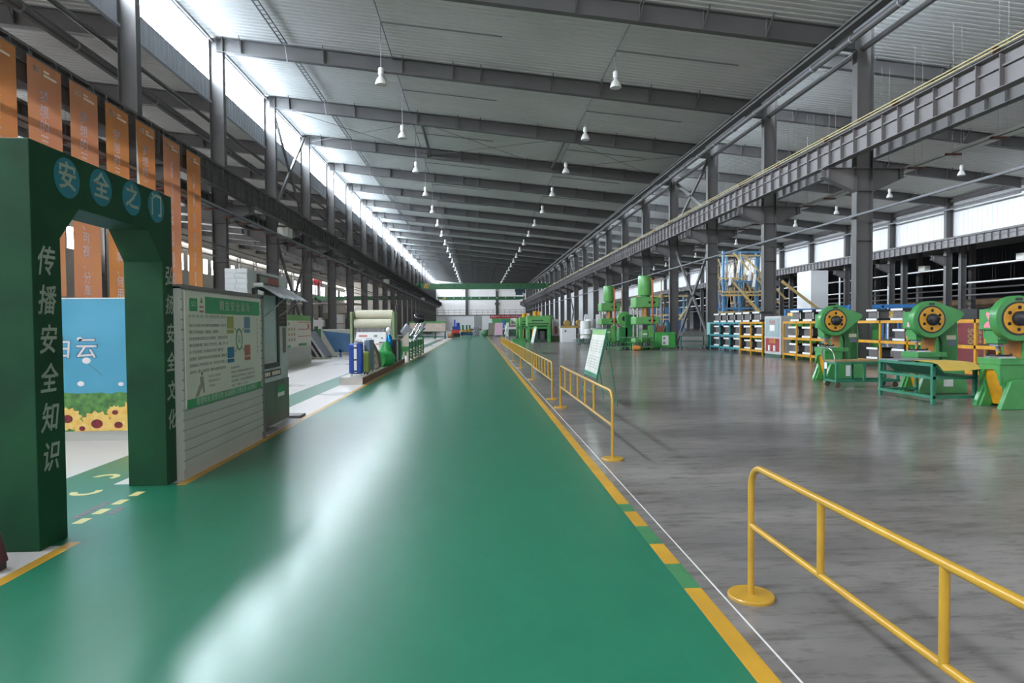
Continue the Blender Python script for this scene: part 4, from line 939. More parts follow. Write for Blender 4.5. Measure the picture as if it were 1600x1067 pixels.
# ------------------------------------------------------------------ yellow guard rails
def guard_rail(label, y0, L, ups, top=.735, mid=.4, x=1.5, r=.0175):
    """near post at y0 ... far post at y0+L (L may be negative: running towards the camera)"""
    t = thing('guard_rail', label, 'guard rail', (x, y0, 0), 0, 'yellow guard rails'); s = 1 if L > 0 else -1; A = abs(L)
    pts = [(0, 0, .018)]+[(0, 0, top-.12)]
    for i in range(1, 7): a = PI/2*i/6; pts.append((0, s*.12*(1-math.cos(a)), top-.12+.12*math.sin(a)))
    for i in range(0, 7): a = PI/2*i/6; pts.append((0, s*(A-.12+.12*math.sin(a)), top-.12+.12*math.cos(a)))
    pts.append((0, s*A, .018))
    B().tube(pts, r, 14).build('frame', YELLOW, t)
    B().tube([(0, s*.01, mid), (0, s*(A-.01), mid)], r*.92, 12).build('mid_rail', YELLOW, t)
    for u in ups: B().cyl((0, s*u, mid), (0, s*u, top), r*.92, 12).build('upright', YELLOW, t)
    for y in (0, s*A): B().lathe([(.124, 0), (.124, .013), (.12, .018), (.03, .02)], (0, y, 0), 32).build('base_disc', YELLOW, t)
guard_rail('yellow tubular guard rail nearest the camera, running out of frame at lower right', 3.4, -2.2, (.71, 1.45), .735, .4)
guard_rail('yellow guard rail, second from the camera, in front of the easel sign', 7.0, 4.45, (1.14, 1.8, 2.46, 3.16, 3.8), .76, .38)
for i, y0 in enumerate((12.75, 17.42, 22.09, 26.77, 31.45, 36.13)):
    guard_rail('yellow guard rail, %s from the camera along the aisle edge' % ORD[i+2], y0, 4.62, [.66*k2 for k2 in range(1, 7)], .75, .38)

# ------------------------------------------------------------------ easel signs
def easel(label, loc, w, tilt=.25, lean=.0, rz=0):
    t = thing('easel_sign', label, 'sign', loc, rz, 'easel signs')
    # board spans local y 0..w, faces -x, leans back towards +x
    def P(u, z): return (z*tilt*.9, u, z)
    th = .02
    def slab(u0, u1, z0, z1, off, thk, nm, M, par=t):
        q = [P(u0, z0), P(u1, z0), P(u1, z1), P(u0, z1)]
        vs = [(x-off, y, z) for x, y, z in q]+[(x-off+thk, y, z) for x, y, z in q]
        return B().add(vs, [(0,1,2,3),(4,7,6,5),(0,4,5,1),(1,5,6,2),(2,6,7,3),(3,7,4,0)]).build(nm, M, par, smooth=False)
    slab(0, w, .52, 1.42, .0, th, 'board', BENCHG)
    pp = slab(.03, w-.03, .6, 1.31, .004, .004, 'paper', BOARDW if lean else mat('white_paper', 'c4c5bc', .5)); slab(.01, w-.01, 1.31, 1.41, .004, .004, 'header', mat('light_green_print', '6fa05a', .5))
    b = B()
    for c in range(4):
        for k2 in range(11):
            u = .12+c*.29; z = 1.2-k2*.05
            if k2 in (5,): continue
            q = [P(u, z-.012), P(u+.17+.05*((k2*c) % 2), z-.012), P(u+.17+.05*((k2*c) % 2), z+.004), P(u, z+.004)]
            vs = [(x-.007, y, z2) for x, y, z2 in q]+[(x-.004, y, z2) for x, y, z2 in q]
            if u+.25 < w: b.add(vs, [(0,1,2,3),(4,7,6,5),(0,4,5,1),(1,5,6,2),(2,6,7,3),(3,7,4,0)])
    b.build('printed_table', mat('pale_grey_print', 'a3a39c', .6), t, smooth=False)
    for u in (.03, w-.03):
        B().tube([(1.35*tilt*.9+.03, u, 1.35), (.03, u, .0)], .011, 6).build('leg', BENCHG, t)
        B().tube([(1.3*tilt*.9+.04, u, 1.3), (.52, u, 0)], .011, 6).build('leg', BENCHG, t)
    B().tube([(.085, .03, .25), (.085, w-.03, .25)], .008, 6).tube([(.45, .03, .22), (.45, w-.03, .22)], .008, 6).build('crossbar', BENCHG, t); return t
easel('green and white easel sign standing behind the second guard rail', (2.03, 11.42, 0), 1.33)
easel('white easel sign beside the green press machines, farther along the rails', (2.7, 32.0, 0), 1.6)
easel('narrow white easel sign far along the right edge of the aisle', (2.6, 62, 0), 2.2)
tag(B().box(2.1, 2.9, 38.2, 39.0, .02, .62).box(2.05, 2.95, 38.15, 39.05, .62, .66).build('green_cabinet', PGREEN, bevel=.01), 'low bright green cabinet beside the last guard rails', 'cabinet')

# ------------------------------------------------------------------ power presses
HOLE = mat('dark_wheel_hole', '0e0f10', .7)
def make_press(label, loc, rz, sticker=False):
    t = thing('power_press', label, 'press', loc, rz, 'green power presses'); hw = .25
    side = [(-.2, 0), (-.1, .28), (-.16, .62), (-.17, .86), (.2, .86), (.2, 1.18), (-.12, 1.2), (-.14, 1.72), (.2, 1.8), (.62, 1.62), (.68, 1.2), (.66, .62), (.74, .3), (.78, 0), (.5, 0), (.4, .3), (.2, .42), (.08, .38), (.0, 0)]
    # side plates
    for y0, y1 in ((-hw, -hw+.055), (hw-.055, hw)):
        B().prism(side, y0, y1, 'y').build('side_plate', PGREEN, t, smooth=False, bevel=.008)
    # broad foot plates on both sides, raked forward at the bottom
    for s in (-1, 1): B().prism([(-.07, .48), (.05, .52), (.74, .52), (.82, .06), (.82, 0), (-.24, 0), (-.22, .07)], s*hw, s*(hw+.1), 'y').build('foot_plate', PGREEN, t, smooth=False, bevel=.012)
    B().box(.02, .62, -hw+.055, hw-.055, .1, .6).add([(-.16, -.19, .7), (-.16, .19, .7), (.02, .19, .05), (.02, -.19, .05), (.05, -.19, .7), (.05, .19, .7), (.1, .19, .05), (.1, -.19, .05)], [(0,1,2,3),(4,7,6,5),(0,4,5,1),(1,5,6,2),(2,6,7,3),(3,7,4,0)]).build('inner_casting', YELM, t, smooth=False, label='ochre yellow inner casting')
    # apron arch and bed
    arch = [(-.25, .78), (.25, .78), (.25, .42), (.2, .5), (.12, .66), (-.1, .68), (-.18, .6), (-.25, .4)]
    B().prism([(p[0], p[1]) for p in arch], -.19, -.15, 'x').build('apron', PGREEN, t, smooth=False)
    B().box(-.2, .42, -hw-.03, hw+.03, .76, .87).build('bed', PGREEN, t, smooth=False, bevel=.008)
    B().box(-.16, .16, -.17, .17, .87, .9).build('bolster_plate', CHROME, t, smooth=False)
    b = B().box(-.13, .1, -.1, .1, .9, .925)
    for x in (-.12, .08): b.cyl((x, -.14, .9), (x, -.14, .95), .02, 8); b.cyl((x, .14, .9), (x, .14, .95), .02, 8)
    b.build('die', BLACK, t)
    B().box(.2, .6, -hw+.055, hw-.055, .86, 1.6).build('back_web', mat('orange_brown_throat', 'b0701f', .5), t, smooth=False, label='orange-brown throat')
    B().box(.24, .66, -hw, hw, .5, 1.55).build('rear_column', PGREEND, t, smooth=False, bevel=.02)
    # head, ram
    B().box(-.2, .3, -hw+.02, hw, 1.36, 1.72).build('head', PGREEN, t, smooth=False, bevel=.012)
    B().box(-.16, .02, -.15, .15, 1.12, 1.36).build('ram', PGREEN, t, smooth=False, bevel=.01)
    B().box(-.12, -.0, -.1, .1, 1.07, 1.12).cyl((-.05, 0, .99), (-.05, 0, 1.08), .03, 10).build('punch_holder', GREY, t); B().cyl((-.05, 0, .93), (-.05, 0, 1.0), .022, 10).build('punch', YELM, t)
    # flywheel guard: teardrop drum
    cx, cz, R = -.02, 1.555, .385; n = 40; P = []
    tip = (.66, 1.69); 
    a0 = math.radians(74); a1 = math.radians(-52)
    k2 = 0; arc = [a0+(2*PI-(a0-a1))*i/n for i in range(n+1)]
    P = [(cx+R*math.cos(a), cz+R*math.sin(a)) for a in arc]
    P += [(tip[0]-.03, tip[1]-.1), (tip[0]+.01, tip[1]-.05), (tip[0], tip[1]+.01), (tip[0]-.05, tip[1]+.04)]
    rim = B(); ring = [(cx+.285*math.cos(2*PI*i/40), cz+.285*math.sin(2*PI*i/40)) for i in range(40)]
    rim.prism(P, -.43, -.26, 'y').build('flywheel_guard', PGREEN, t, bevel=.012)
    B().lathe([(.27, -.436), (.29, -.436), (.29, -.432), (.27, -.432)], (cx, 0, cz), 40, 'y').lathe([(.288, -.434), (.288, -.43)], (cx, 0, cz), 40, 'y').build('guard_ring', BLACK, t)
    w = B().lathe([(.255, -.443), (.258, -.44), (.258, -.43)], (cx, 0, cz), 40, 'y').build('flywheel', YELM, t)
    for i in range(6):
        a = 2*PI*i/6+.5; B().lathe([(.032, -.4445), (.032, -.442)], (cx+.185*math.cos(a), 0, cz+.185*math.sin(a)), 16, 'y').build('wheel_hole', HOLE, w)
    B().lathe([(.0, -.52), (.1, -.515), (.122, -.5), (.125, -.44)], (cx, 0, cz), 24, 'y').build('hub', mat('dark_blue_black_hub', '1c2028', .3), w)
    B().box(cx+.12, cx+.17, -.46, -.44, cz-.01, cz+.04).build('key_block', BLACK, w, smooth=False)
    B().box(cx-.06, cx+.06, -.4315, -.43, cz+.3, cz+.345).build('maker_plate', BLACK, t, smooth=False)
    # rear motor housing, plates, electric boxes
    B().cyl((.55, -.2, 1.62), (.55, .15, 1.62), .14, 14).build('motor', PGREEND, t)
    B().box(.42, .62, -hw-.006, -hw, 1.13, 1.22).build('instruction_plate', mat('beige_plate', 'b9b49c', .5), t, smooth=False); B().box(.44, .62, -hw-.006, -hw, 1.0, 1.11).build('rating_plate', mat('slate_plate', '54606a', .4), t, smooth=False)
    B().box(.3, .5, -hw-.106, -hw-.1, .15, .42).build('notice_sheet', WHITE, t, smooth=False)
    B().tube([(.3, -hw-.02, .5), (.3, -hw-.02, 1.1), (.22, -hw-.02, 1.25)], .012, 6).build('cable', BLACK, t)
    b = B().box(-.1, .1, -.1, .1, 1.72, 1.76); b.build('cap', PGREEN, t, smooth=False)
    return t
p3_ = make_press('green power press with yellow flywheel and pink heart sticker at the right frame edge', (9.14, 10.62, 0), math.radians(-4))
st = B().lathe([(.055, -.001), (.055, 0)], (0, 0, 0), 14, 'x')
hp = [(.0, -.09), (.07, .01), (.075, .05), (.045, .08), (.0, .05), (-.045, .08), (-.075, .05), (-.07, .01)]
B().prism([(-.05+a, 1.6+c) for a, c in hp], -.237, -.232, 'y').build('heart_sticker', PINK, p3_, smooth=False, label='pink heart sticker')
text('sticker_number', '3', .1, WHITE, p3_, (-.05-.0, -.2385, 1.61), FACE_MY)
b = B(); b.prism([(.0+.075*a, 1.6+c) for a, c in [(x/.075, z) for x, z in hp]], -.204, -.2, 'x'); b.build('heart_sticker', PINK, p3_, smooth=False, label='pink heart sticker'); text('sticker_number', '3', .1, WHITE, p3_, (-.206, 0.0, 1.605), FACE_MX)
q = B().prism([(.12*math.cos(PI*i/12), 1.4+.11*math.sin(PI*i/12)) for i in range(13)], -.204, -.2, 'x').build('oval_sticker', PINK, p3_, smooth=False, label='pink half-oval sticker')
B().box(-.14, -.05, -.155, -.15, 1.2, 1.28).build('number_card', WHITE, p3_, smooth=False)
pr2 = make_press('green yellow-wheeled power press behind the trough table, middle of three', (9.46, 13.12, 0), math.radians(-2))
B().box(-.204, -.2, -.12, .0, 1.55, 1.68).build('small_sticker', mat('pale_pink_sticker', 'd9a9b0', .5), pr2, smooth=False); B().box(-.204, -.2, -.05, .08, 1.4, 1.5).build('small_sticker', MATS['pale_pink_sticker'], pr2, smooth=False)
pr1 = make_press('green power press with yellow flywheel behind the hand cart, farthest of three', (9.03, 15.93, 0), math.radians(-2))

# ------------------------------------------------------------------ trough table, sheet, cart
t = thing('trough_table', 'green steel table with a sloping trough at its end, between two presses', 'table', (8.7, 11.9, 0))
T0 = .74
for x, y in ((8.3, 11.13), (8.33, 12.68), (9.1, 11.13), (9.1, 12.68)): B().box(x-.03, x+.03, y-.03, y+.03, 0, T0).build('leg', BENCHG, t, world=True, smooth=False, bevel=.004)
b = B()
for z in (.13, .48, T0-.025):
    b.box(8.28, 8.33, 11.1, 12.7, z-.025, z+.025).box(8.3, 9.1, 11.1, 11.15, z-.025, z+.025).box(8.3, 9.1, 12.65, 12.7, z-.025, z+.025)
b.build('frame_rail', BENCHG, t, world=True, smooth=False)
B().add([(8.34, 11.16, T0-.03), (8.34, 12.64, T0-.03), (8.62, 12.64, .5), (8.62, 11.16, .5), (8.355, 11.16, T0-.03), (8.355, 12.64, T0-.03), (8.63, 12.64, .51), (8.63, 11.16, .51)], [(0,1,2,3),(4,7,6,5),(0,4,5,1),(1,5,6,2),(2,6,7,3),(3,7,4,0)]).build('trough_plate', BENCHG, t, world=True, smooth=False)
B().box(8.62, 9.12, 11.16, 12.64, .48, .51).build('trough_floor', BENCHG, t, world=True, smooth=False)
B().box(8.3, 9.1, 12.1, 12.7, T0, T0+.02).build('top_plate', GREY, t, world=True, smooth=False)
n = 8; mm = 5; vs = []
for a in range(mm+1):
    for c in range(n+1):
        u, v = c/n, a/mm
        yq = 10.84+1.0*v-.03*math.sin(u*3); vs.append((8.28+.05*v+(.74-.02*v)*u+.1*v*(1-u), yq, .772-max(0, 11.08-yq)*(.55-.15*u)+.004*math.sin(u*6)))
k2 = len(vs); vs += [(x, y, z-.006) for x, y, z in vs]; fs = []
for a in range(mm):
    for c in range(n):
        q = a*(n+1)+c; fs += [(q, q+1, q+n+2, q+n+1), (k2+q, k2+q+n+1, k2+q+n+2, k2+q+1)]
for c in range(n): fs.append((c, k2+c, k2+c+1, c+1))
for a in range(mm): q = a*(n+1); fs.append((q, q+n+1, k2+q+n+1, k2+q)); q += n; fs.append((q, k2+q, k2+q+n+1, q+n+1))
tag(B().add(vs, fs).build('cardboard_sheet', CARD), 'yellow cardboard sheet lying on the green trough table', 'sheet')
t = thing('hand_cart', 'green hand cart with arched steel handle and wooden deck in front of the farthest press', 'cart', (8.8, 14.4, 0))
B().box(8.22, 9.75, 14.12, 14.66, .6, .63).build('deck', WOOD, t, world=True, smooth=False, label='worn wooden deck')
b = B()
for x in (8.24, 8.9, 9.7):
    for y in (14.14, 14.62): b.box(x-.025, x+.025, y-.025, y+.025, .13, .6)
for z in (.155, .575): b.box(8.22, 9.74, 14.12, 14.17, z-.025, z+.025).box(8.22, 9.74, 14.6, 14.65, z-.025, z+.025).box(8.22, 8.27, 14.12, 14.65, z-.025, z+.025).box(9.69, 9.74, 14.12, 14.65, z-.025, z+.025)
b.build('frame', BENCHG, t, world=True, smooth=False)
B().box(8.25, 9.7, 14.14, 14.63, .14, .15).build('lower_shelf', mat('lower_shelf_grey_green', '5b7a6c', .4), t, world=True, smooth=False)
pts = [(8.2, 14.14, .6), (8.17, 14.15, .8), (8.15, 14.2, .88), (8.15, 14.3, .9), (8.15, 14.46, .9), (8.15, 14.57, .88), (8.17, 14.62, .8), (8.2, 14.63, .6)]
B().tube(pts, .014, 10).build('handle', CHROME, t, world=True)
for x in (8.28, 9.65):
    for y in (14.16, 14.6): w_ = B().lathe([(.04, y-.016), (.062, y-.016), (.066, y-.01), (.066, y+.01), (.062, y+.016), (.04, y+.016)], (x, 0, .066), 20, 'y').box(x-.03, x+.03, y-.022, y+.022, .1, .135).build('caster', mat('worn_caster_rubber', '5b4a42', .6), t, world=True)
B().box(8.21, 8.215, 14.5, 14.6, .42, .57).build('tag_card', WHITE, t, world=True, smooth=False)

# ------------------------------------------------------------------ die racks with press dies
def make_die(w=.38, d=.34, h=.25, M1=WHITE):
    t = thing('press_die', '', 'press die', (0, 0, 0), 0, 'press dies on the racks')
    B().box(-.014-d/2, -d/2, -w/2, w/2, 0, .045).box(-.014-d/2, -d/2, -w/2, w/2, h-.045, h).build('edge_band', M1, t, smooth=False, label='white painted edge bands')
    B().box(-d/2, d/2, -w/2, w/2, 0, .05).build('base_plate', mat('dark_die_steel', '3b3a3b', .45, metal=.4), t, smooth=False)
    B().box(-d/2, d/2, -w/2, w/2, h-.05, h).build('top_plate', MATS['dark_die_steel'], t, smooth=False)
    B().box(-d*.42, d*.42, -w*.36, w*.44, .05, h-.05).build('core', mat('grey_die_core', '6b6768', .45, metal=.4), t, smooth=False)
    for s in (-1, 1): B().cyl((-d*.36, s*w*.4, .05), (-d*.36, s*w*.4, h-.05), .017, 8).build('guide_pillar', CHROME, t)
    return t
die0 = None
def die(loc, label, s=1):
    global die0
    if die0 is None: die0 = make_die(); o = die0; o.location = loc
    else: o = dup(die0, loc)
    o['label'] = label; o.scale = (s, s, s)
def rack(name, label, x, y0, y1, nb, M, zs=(.2, .86, 1.53), depth=.85, back=None, sd=.06, rz=0):
    t = thing('die_rack', label, 'rack', (x, (y0+y1)/2, 0)); bw = (y1-y0)/nb
    for i in range(nb+1):
        for dx in (0, depth): B().box(x+dx-sd/2, x+dx+sd/2, y0+i*bw-sd/2, y0+i*bw+sd/2, 0, zs[-1]).build('post', M, t, world=True, smooth=False)
    for z in zs:
        B().box(x-sd/2, x+sd/2-.02, y0, y1, z-.09, z).box(x+depth-sd/2+.02, x+depth+sd/2, y0, y1, z-.09, z).box(x, x+depth, y0-.03, y0+.03, z-.09, z).box(x, x+depth, y1-.03, y1+.03, z-.09, z).build('shelf_beam', M, t, world=True, smooth=False)
        B().box(x-.01, x+depth+.01, y0+.02, y1-.02, z-.02, z+.004).build('shelf_board', mat('dark_shelf_board', '45443f', .6), t, world=True, smooth=False)
    if back: B().box(x+depth+.035, x+depth+.045, y0, y1, .2, zs[-1]).build('back_sheet', back, t, world=True, smooth=False)
    return t, [y1-(i+.5)*bw for i in range(nb)]
PL = ('left', 'middle', 'right', 'far right')
def fill(cells, x, zs, rk, rows=('lower', 'upper'), top=None, s=1.0, skip=(), dx=.42):
    for r, z in enumerate(zs[:2]):
        for i, y in enumerate(cells):
            if (r, i) in skip: continue
            die((x+dx, y, z+.004), 'white-edged press die in the %s %s bay of the %s' % (rows[r], PL[i] if len(cells) > 2 else ('left', 'right')[i], rk), s*random.uniform(.92, 1.05))
    if top:
        for i, (y, z) in enumerate(top): die((x+dx, y, z), 'white-edged die on top of the %s, %s from the left%s' % (rk, ('first', 'second', 'third', 'fourth', 'fifth')[i % 5], '' if i < 5 else ', upper layer'), s)
zs = (.25, .9, 1.56); random.seed(11)
tr, c = rack('r', 'teal die rack standing left of the short yellow rack, behind the right columns', 13.3, 31.4, 35.6, 3, TEAL, zs); fill(c, 13.3, zs, 'teal rack', top=[(34.9, 1.564), (33.9, 1.564), (32.9, 1.564), (31.9, 1.564)], s=1.9)
B().box(13.29, 13.31, 35.62, 36.1, .85, 1.56).build('side_panel', mat('pale_teal_panel', '86c3b4', .5), tr, world=True, smooth=False)
yr, c = rack('r', 'short yellow die rack between the teal rack and the fire cabinet', 13.05, 28.4, 30.9, 2, YELM, zs); fill(c, 13.05, zs, 'short yellow rack', top=[(30.4, 1.564), (29.3, 1.564)], s=1.9)
y3, c = rack('r', 'yellow die rack right of the fire cabinet, partly behind the farthest press', 12.85, 22.7, 26.0, 3, YELM, zs); fill(c, 12.85, zs, 'rack right of the fire cabinet', top=[(25.3, 1.564), (24.3, 1.564), (23.3, 1.564)], s=1.75)
y4, c = rack('r', 'yellow die rack behind the middle press', 13.3, 17.6, 21.6, 3, YELM, zs); fill(c, 13.3, zs, 'rack behind the middle press', top=[(21.0, 1.564), (19.7, 1.564)], s=1.5, skip=((1, 0), (1, 2)))
y5, c = rack('r', 'yellow rack frame before the dark red crate, between the middle and right presses', 12.6, 14.7, 16.1, 2, YELM, zs); fill(c, 12.6, zs, 'yellow frame with the red crate', s=1.1, skip=((1, 0), (0, 0), (1, 1)), dx=.3)
t = thing('red_crate', 'dark red crate marked 500 seen through the yellow rack frame', 'crate', (13.7, 16.7, 0))
B().box(-.15, .25, -.5, .52, 0, 1.52).build('body', mat('dark_red_carton', '6d2127', .5), t, smooth=False, bevel=.01)
text('lettering', '500', .3, mat('gold_print', 'b99a62', .5), t, (-.153, .05, 1.1), FACE_MX, rot=-PI/2, offset=.008)
text('small_lettering', '高速冲床', .12, MATS['gold_print'], t, (-.153, -.28, 1.15), FACE_MX, rot=-PI/2)
# fire cabinet
t = thing('fire_cabinet', 'grey fire cabinet with red lower panel beside the yellow racks', 'cabinet', (13.15, 27.2, 0))
B().box(13.0, 13.45, 26.55, 28.1, .13, 1.8).build('body', mat('light_grey_cabinet', 'b4b2b0', .45), t, world=True, smooth=False, bevel=.01); B().box(13.02, 13.43, 26.58, 28.1, 0, .13).build('plinth', mat('dark_green_plinth', '2c5542', .5), t, world=True, smooth=False)
B().box(12.985, 13.0, 26.7, 27.95, .9, 1.7).build('door_pane', GLASS, t, world=True, smooth=False); B().box(12.985, 13.0, 26.7, 27.95, .25, .82).build('red_panel', mat('deep_red_panel', '8f2b30', .4), t, world=True, smooth=False)
text('red_lettering', '消火栓', .2, REDP, t, (-.168, .12, 1.52), FACE_MX); text('lettering', '灭火器', .2, mat('gold_text', 'd8b24a', .5), t, (-.168, .12, .68), FACE_MX)
B().box(12.98, 12.985, 27.1, 27.55, 1.15, 1.4).build('notice', WHITE, t, world=True, smooth=False)
for y in (27.05, 27.55): B().cyl((12.97, y, .28), (12.97, y, .52), .06, 10).build('extinguisher', WHITE, t, world=True)
# green machines behind the racks
for i, (x, y, h) in enumerate(((15.6, 20.8, 1.75), (15.4, 25.2, 1.9), (16.0, 17.2, 1.7), (15.4, 33.0, 1.7), (15.5, 29.8, 1.8), (16.8, 14.6, 1.6))):
    t = thing('gear_press', 'bright green machine standing behind the %s' % ('yellow rack behind the middle press', 'yellow rack right of the fire cabinet', 'gap right of the middle press', 'teal rack', 'short yellow rack', 'red crate frame')[i], 'press', (x, y, 0))
    B().prism([(-.5, 0), (-.5, .8), (-.1, .82), (-.05, 1.1), (-.5, 1.15), (-.5, h), (.5, h), (.6, 1.2), (.6, 0)], -.9, .9, 'y').build('frame', mat('bright_leaf_green', '4fb357', .4), t, smooth=False, bevel=.02)
    B().box(-.55, -.2, -.6, .6, .8, .92).build('bed', BENCHG, t, smooth=False); B().lathe([(.4, -1.0), (.4, -.9)], (.2, 0, h-.3), 24, 'y').build('wheel', PGREEND, t)
t = thing('control_console', 'dark console with a teal oval badge behind the gap between two presses', 'console', (14.65, 18.3, 0))
B().box(14.35, 14.95, 17.5, 19.2, 1.55, 1.87).build('hood', BLACK, t, world=True, smooth=False); B().box(14.45, 14.85, 17.6, 19.1, 0, 1.55).build('body', WALLW, t, world=True, smooth=False)
B().prism([(18.45+.37*math.cos(2*PI*i/20), 1.73+.095*math.sin(2*PI*i/20)) for i in range(20)], 14.34, 14.35, 'x').build('badge', mat('teal_badge', '2f8a86', .4), t, world=True, smooth=False)

# ------------------------------------------------------------------ hydraulic presses
def make_hyd(label, loc):
    t = thing('hydraulic_press', label, 'press', loc, 0, 'hydraulic presses'); HG = mat('hydraulic_press_green', '60a356', .4, coat=.2, scale=2, hex2='54964c')
    B().lathe([(.4, 3.2), (.41, 3.22), (.41, 4.32), (.39, 4.36), (.1, 4.38)], (0, 0, 0), 28).build('main_cylinder', HG, t); B().lathe([(.3, 3.0), (.3, 3.2)], n=20).cyl((-.3, 0, 4.36), (-.3, 0, 4.5), .03, 6).build('cylinder_neck', PGREEND, t)
    for z0, z1, nm in ((2.46, 3.08, 'crown'), (1.46, 1.92, 'slide')):
        o = B().box(-.73, .73, -.6, .6, z0, z1).build(nm, HG, t, smooth=False, bevel=.06)
        for x in (.12, .4): B().lathe([(.07, -.606), (.07, -.6)], (x, 0, (z0+z1)/2), 14, 'y').build('bolt_hole', HOLE, o)
    for x in (-.58, .58):
        for y in (-.46, .46): B().cyl((x, y, .55), (x, y, 2.46), .07, 12).build('guide_column', CHROME, t)
    B().cyl((0, 0, 1.92), (0, 0, 2.46), .2, 16).build('piston', mat('brass_piston', 'b38a5a', .3, metal=.7), t)
    B().box(-.75, .75, -.62, .62, 0, .62).build('base', HG, t, smooth=False, bevel=.03)
    B().box(-.42, -.05, -.85, -.62, 0, 1.15).build('control_column', HG, t, smooth=False, bevel=.03); B().box(-.36, -.1, -.856, -.85, .85, .95).build('label_plate', WHITE, t, smooth=False)
    B().box(.0, .3, -.9, -.6, 0, 1.4).build('valve_stand', HG, t, smooth=False, bevel=.03)
    B().box(.35, 1.55, -1.0, .1, .08, 1.0).build('oil_tank', mat('tank_green', '3f9c46', .4), t, smooth=False, bevel=.05); B().box(.75, 1.12, -1.006, -1.0, .25, .8).build('tank_notice', WHITE, t, smooth=False)
    b = B().box(.8, .93, -1.012, -1.006, .3, .45).box(.8, .93, -1.012, -1.006, .58, .72); b.build('notice_print', GREY, t, smooth=False)
    B().lathe([(.22, 1.0), (.22, 1.5), (.18, 1.6), (.05, 1.62)], (1.2, -.4, 0), 18).build('motor', mat('teal_motor', '35697a', .4), t)
    b = B(); random.seed(2)
    for k2 in range(9): x = .42+.06*k2; b.tube([(x, -.7, 1.0), (x+random.uniform(-.1, .1), -.75, 1.25+random.uniform(0, .25)), (x+.15, -.6, 1.1)], .035, 6)
    b.build('hoses', mat('brown_hose', '8a5a45', .5), t)
    B().tube([(.3, -.2, 4.1), (.85, -.5, 4.1), (.85, -.5, 1.3)], .035, 8).build('yellow_pipe', YELM, t); B().tube([(.28, -.35, 4.2), (.28, -.64, 3.9), (.28, -.66, 1.5)], .05, 8).build('red_pipe', mat('rust_red_pipe', 'b5603a', .5), t)
    return t
h1 = make_hyd('tall green hydraulic press with a big top cylinder, nearer and right one of two', (10.05, 37.6, 0))
h2 = dup(h1, (9.95, 47.5, 0), None, 'tall green hydraulic press, farther and left one of two')
t = thing('flywheel_press', 'green machine with a large round flywheel between the two hydraulic presses', 'press', (9.45, 40.5, 0))
B().lathe([(.15, -.15), (.42, -.15), (.45, -.1), (.45, .1), (.15, .1)], (0, 0, 1.85), 32, 'y').build('flywheel', mat('hydraulic_press_green', '60a356'), t); B().lathe([(.17, -.2), (.17, -.12)], (0, 0, 1.85), 18, 'y').build('hub', BLACK, t); B().box(.0, .9, -.3, .6, 0, 2.1).box(-.4, .2, -.3, .3, 0, 1.3).build('body', PGREEND, t, smooth=False, bevel=.04)
# carts in front of hydraulic presses
def bench_cart(label, x, y, w, d, h, M=BENCHG, load=None):
    t = thing('parts_cart', label, 'cart', (x, y, 0), 0, 'green parts carts'); b = B()
    for sx in (-1, 1):
        for sy in (-1, 1): b.box(sx*w/2-.025, sx*w/2+.025, sy*d/2-.025, sy*d/2+.025, .14, h)
    for z in (.2, h*.6, h): b.box(-w/2, w/2, -d/2-.02, -d/2+.02, z-.03, z).box(-w/2, w/2, d/2-.02, d/2+.02, z-.03, z).box(-w/2-.02, -w/2+.02, -d/2, d/2, z-.03, z).box(w/2-.02, w/2+.02, -d/2, d/2, z-.03, z)
    b.build('frame', M, t, smooth=False); B().box(-w/2, w/2, -d/2, d/2, h-.02, h+.005).box(-w/2, w/2, -d/2, d/2, .2, .215).build('shelf', mat('grey_green_shelf', '6f8578', .5), t, smooth=False)
    for sx in (-1, 1):
        for sy in (-1, 1): B().lathe([(.06, -.02), (.06, .02)], (sx*(w/2-.06), sy*(d/2-.06), .062), 12, 'x').cyl((sx*(w/2-.06), sy*(d/2-.06), .06), (sx*(w/2-.06), sy*(d/2-.06), .15), .02, 6).build('caster', DARK, t)
    if load:
        b = B(); random.seed(int(x*10))
        for k2 in range(8): xx = -w/2+.15+k2*(w-.3)/7; b.cyl((xx, random.uniform(-.2, .1), .22), (xx, 0, .22+random.uniform(.15, .3)), .06, 8)
        b.build('parts', mat('dull_metal_parts', '5e6462', .4, metal=.5), t)
    return t
bench_cart('green cart of metal parts in front of the farther hydraulic press', 8.05, 36.8, 1.3, .9, .72, PGREEND, 1)
bench_cart('green cart of metal parts in front of the nearer hydraulic press', 9.35, 36.0, 1.35, .9, .74, PGREEND, 1)
bench_cart('green table cart by the foot of the cross brace, right of the hydraulic presses', 12.6, 36.6, 1.6, .8, .78, BENCHG)
tag(B().box(11.9, 13.2, 36.3, 36.9, .79, 1.02).build('parts_heap', mat('grey_brown_parts', '6e6967', .5, var=.3, scale=9)), 'heap of grey parts on the green table cart by the cross brace', 'parts')
tag(B().lathe([(.13, -.2), (.15, 0), (.13, .2)], (8.95, 35.3, .15), 14, 'x').build('orange_spool', mat('orange_spool', 'c8813a', .5)), 'small orange spool on the floor before the green carts', 'spool')
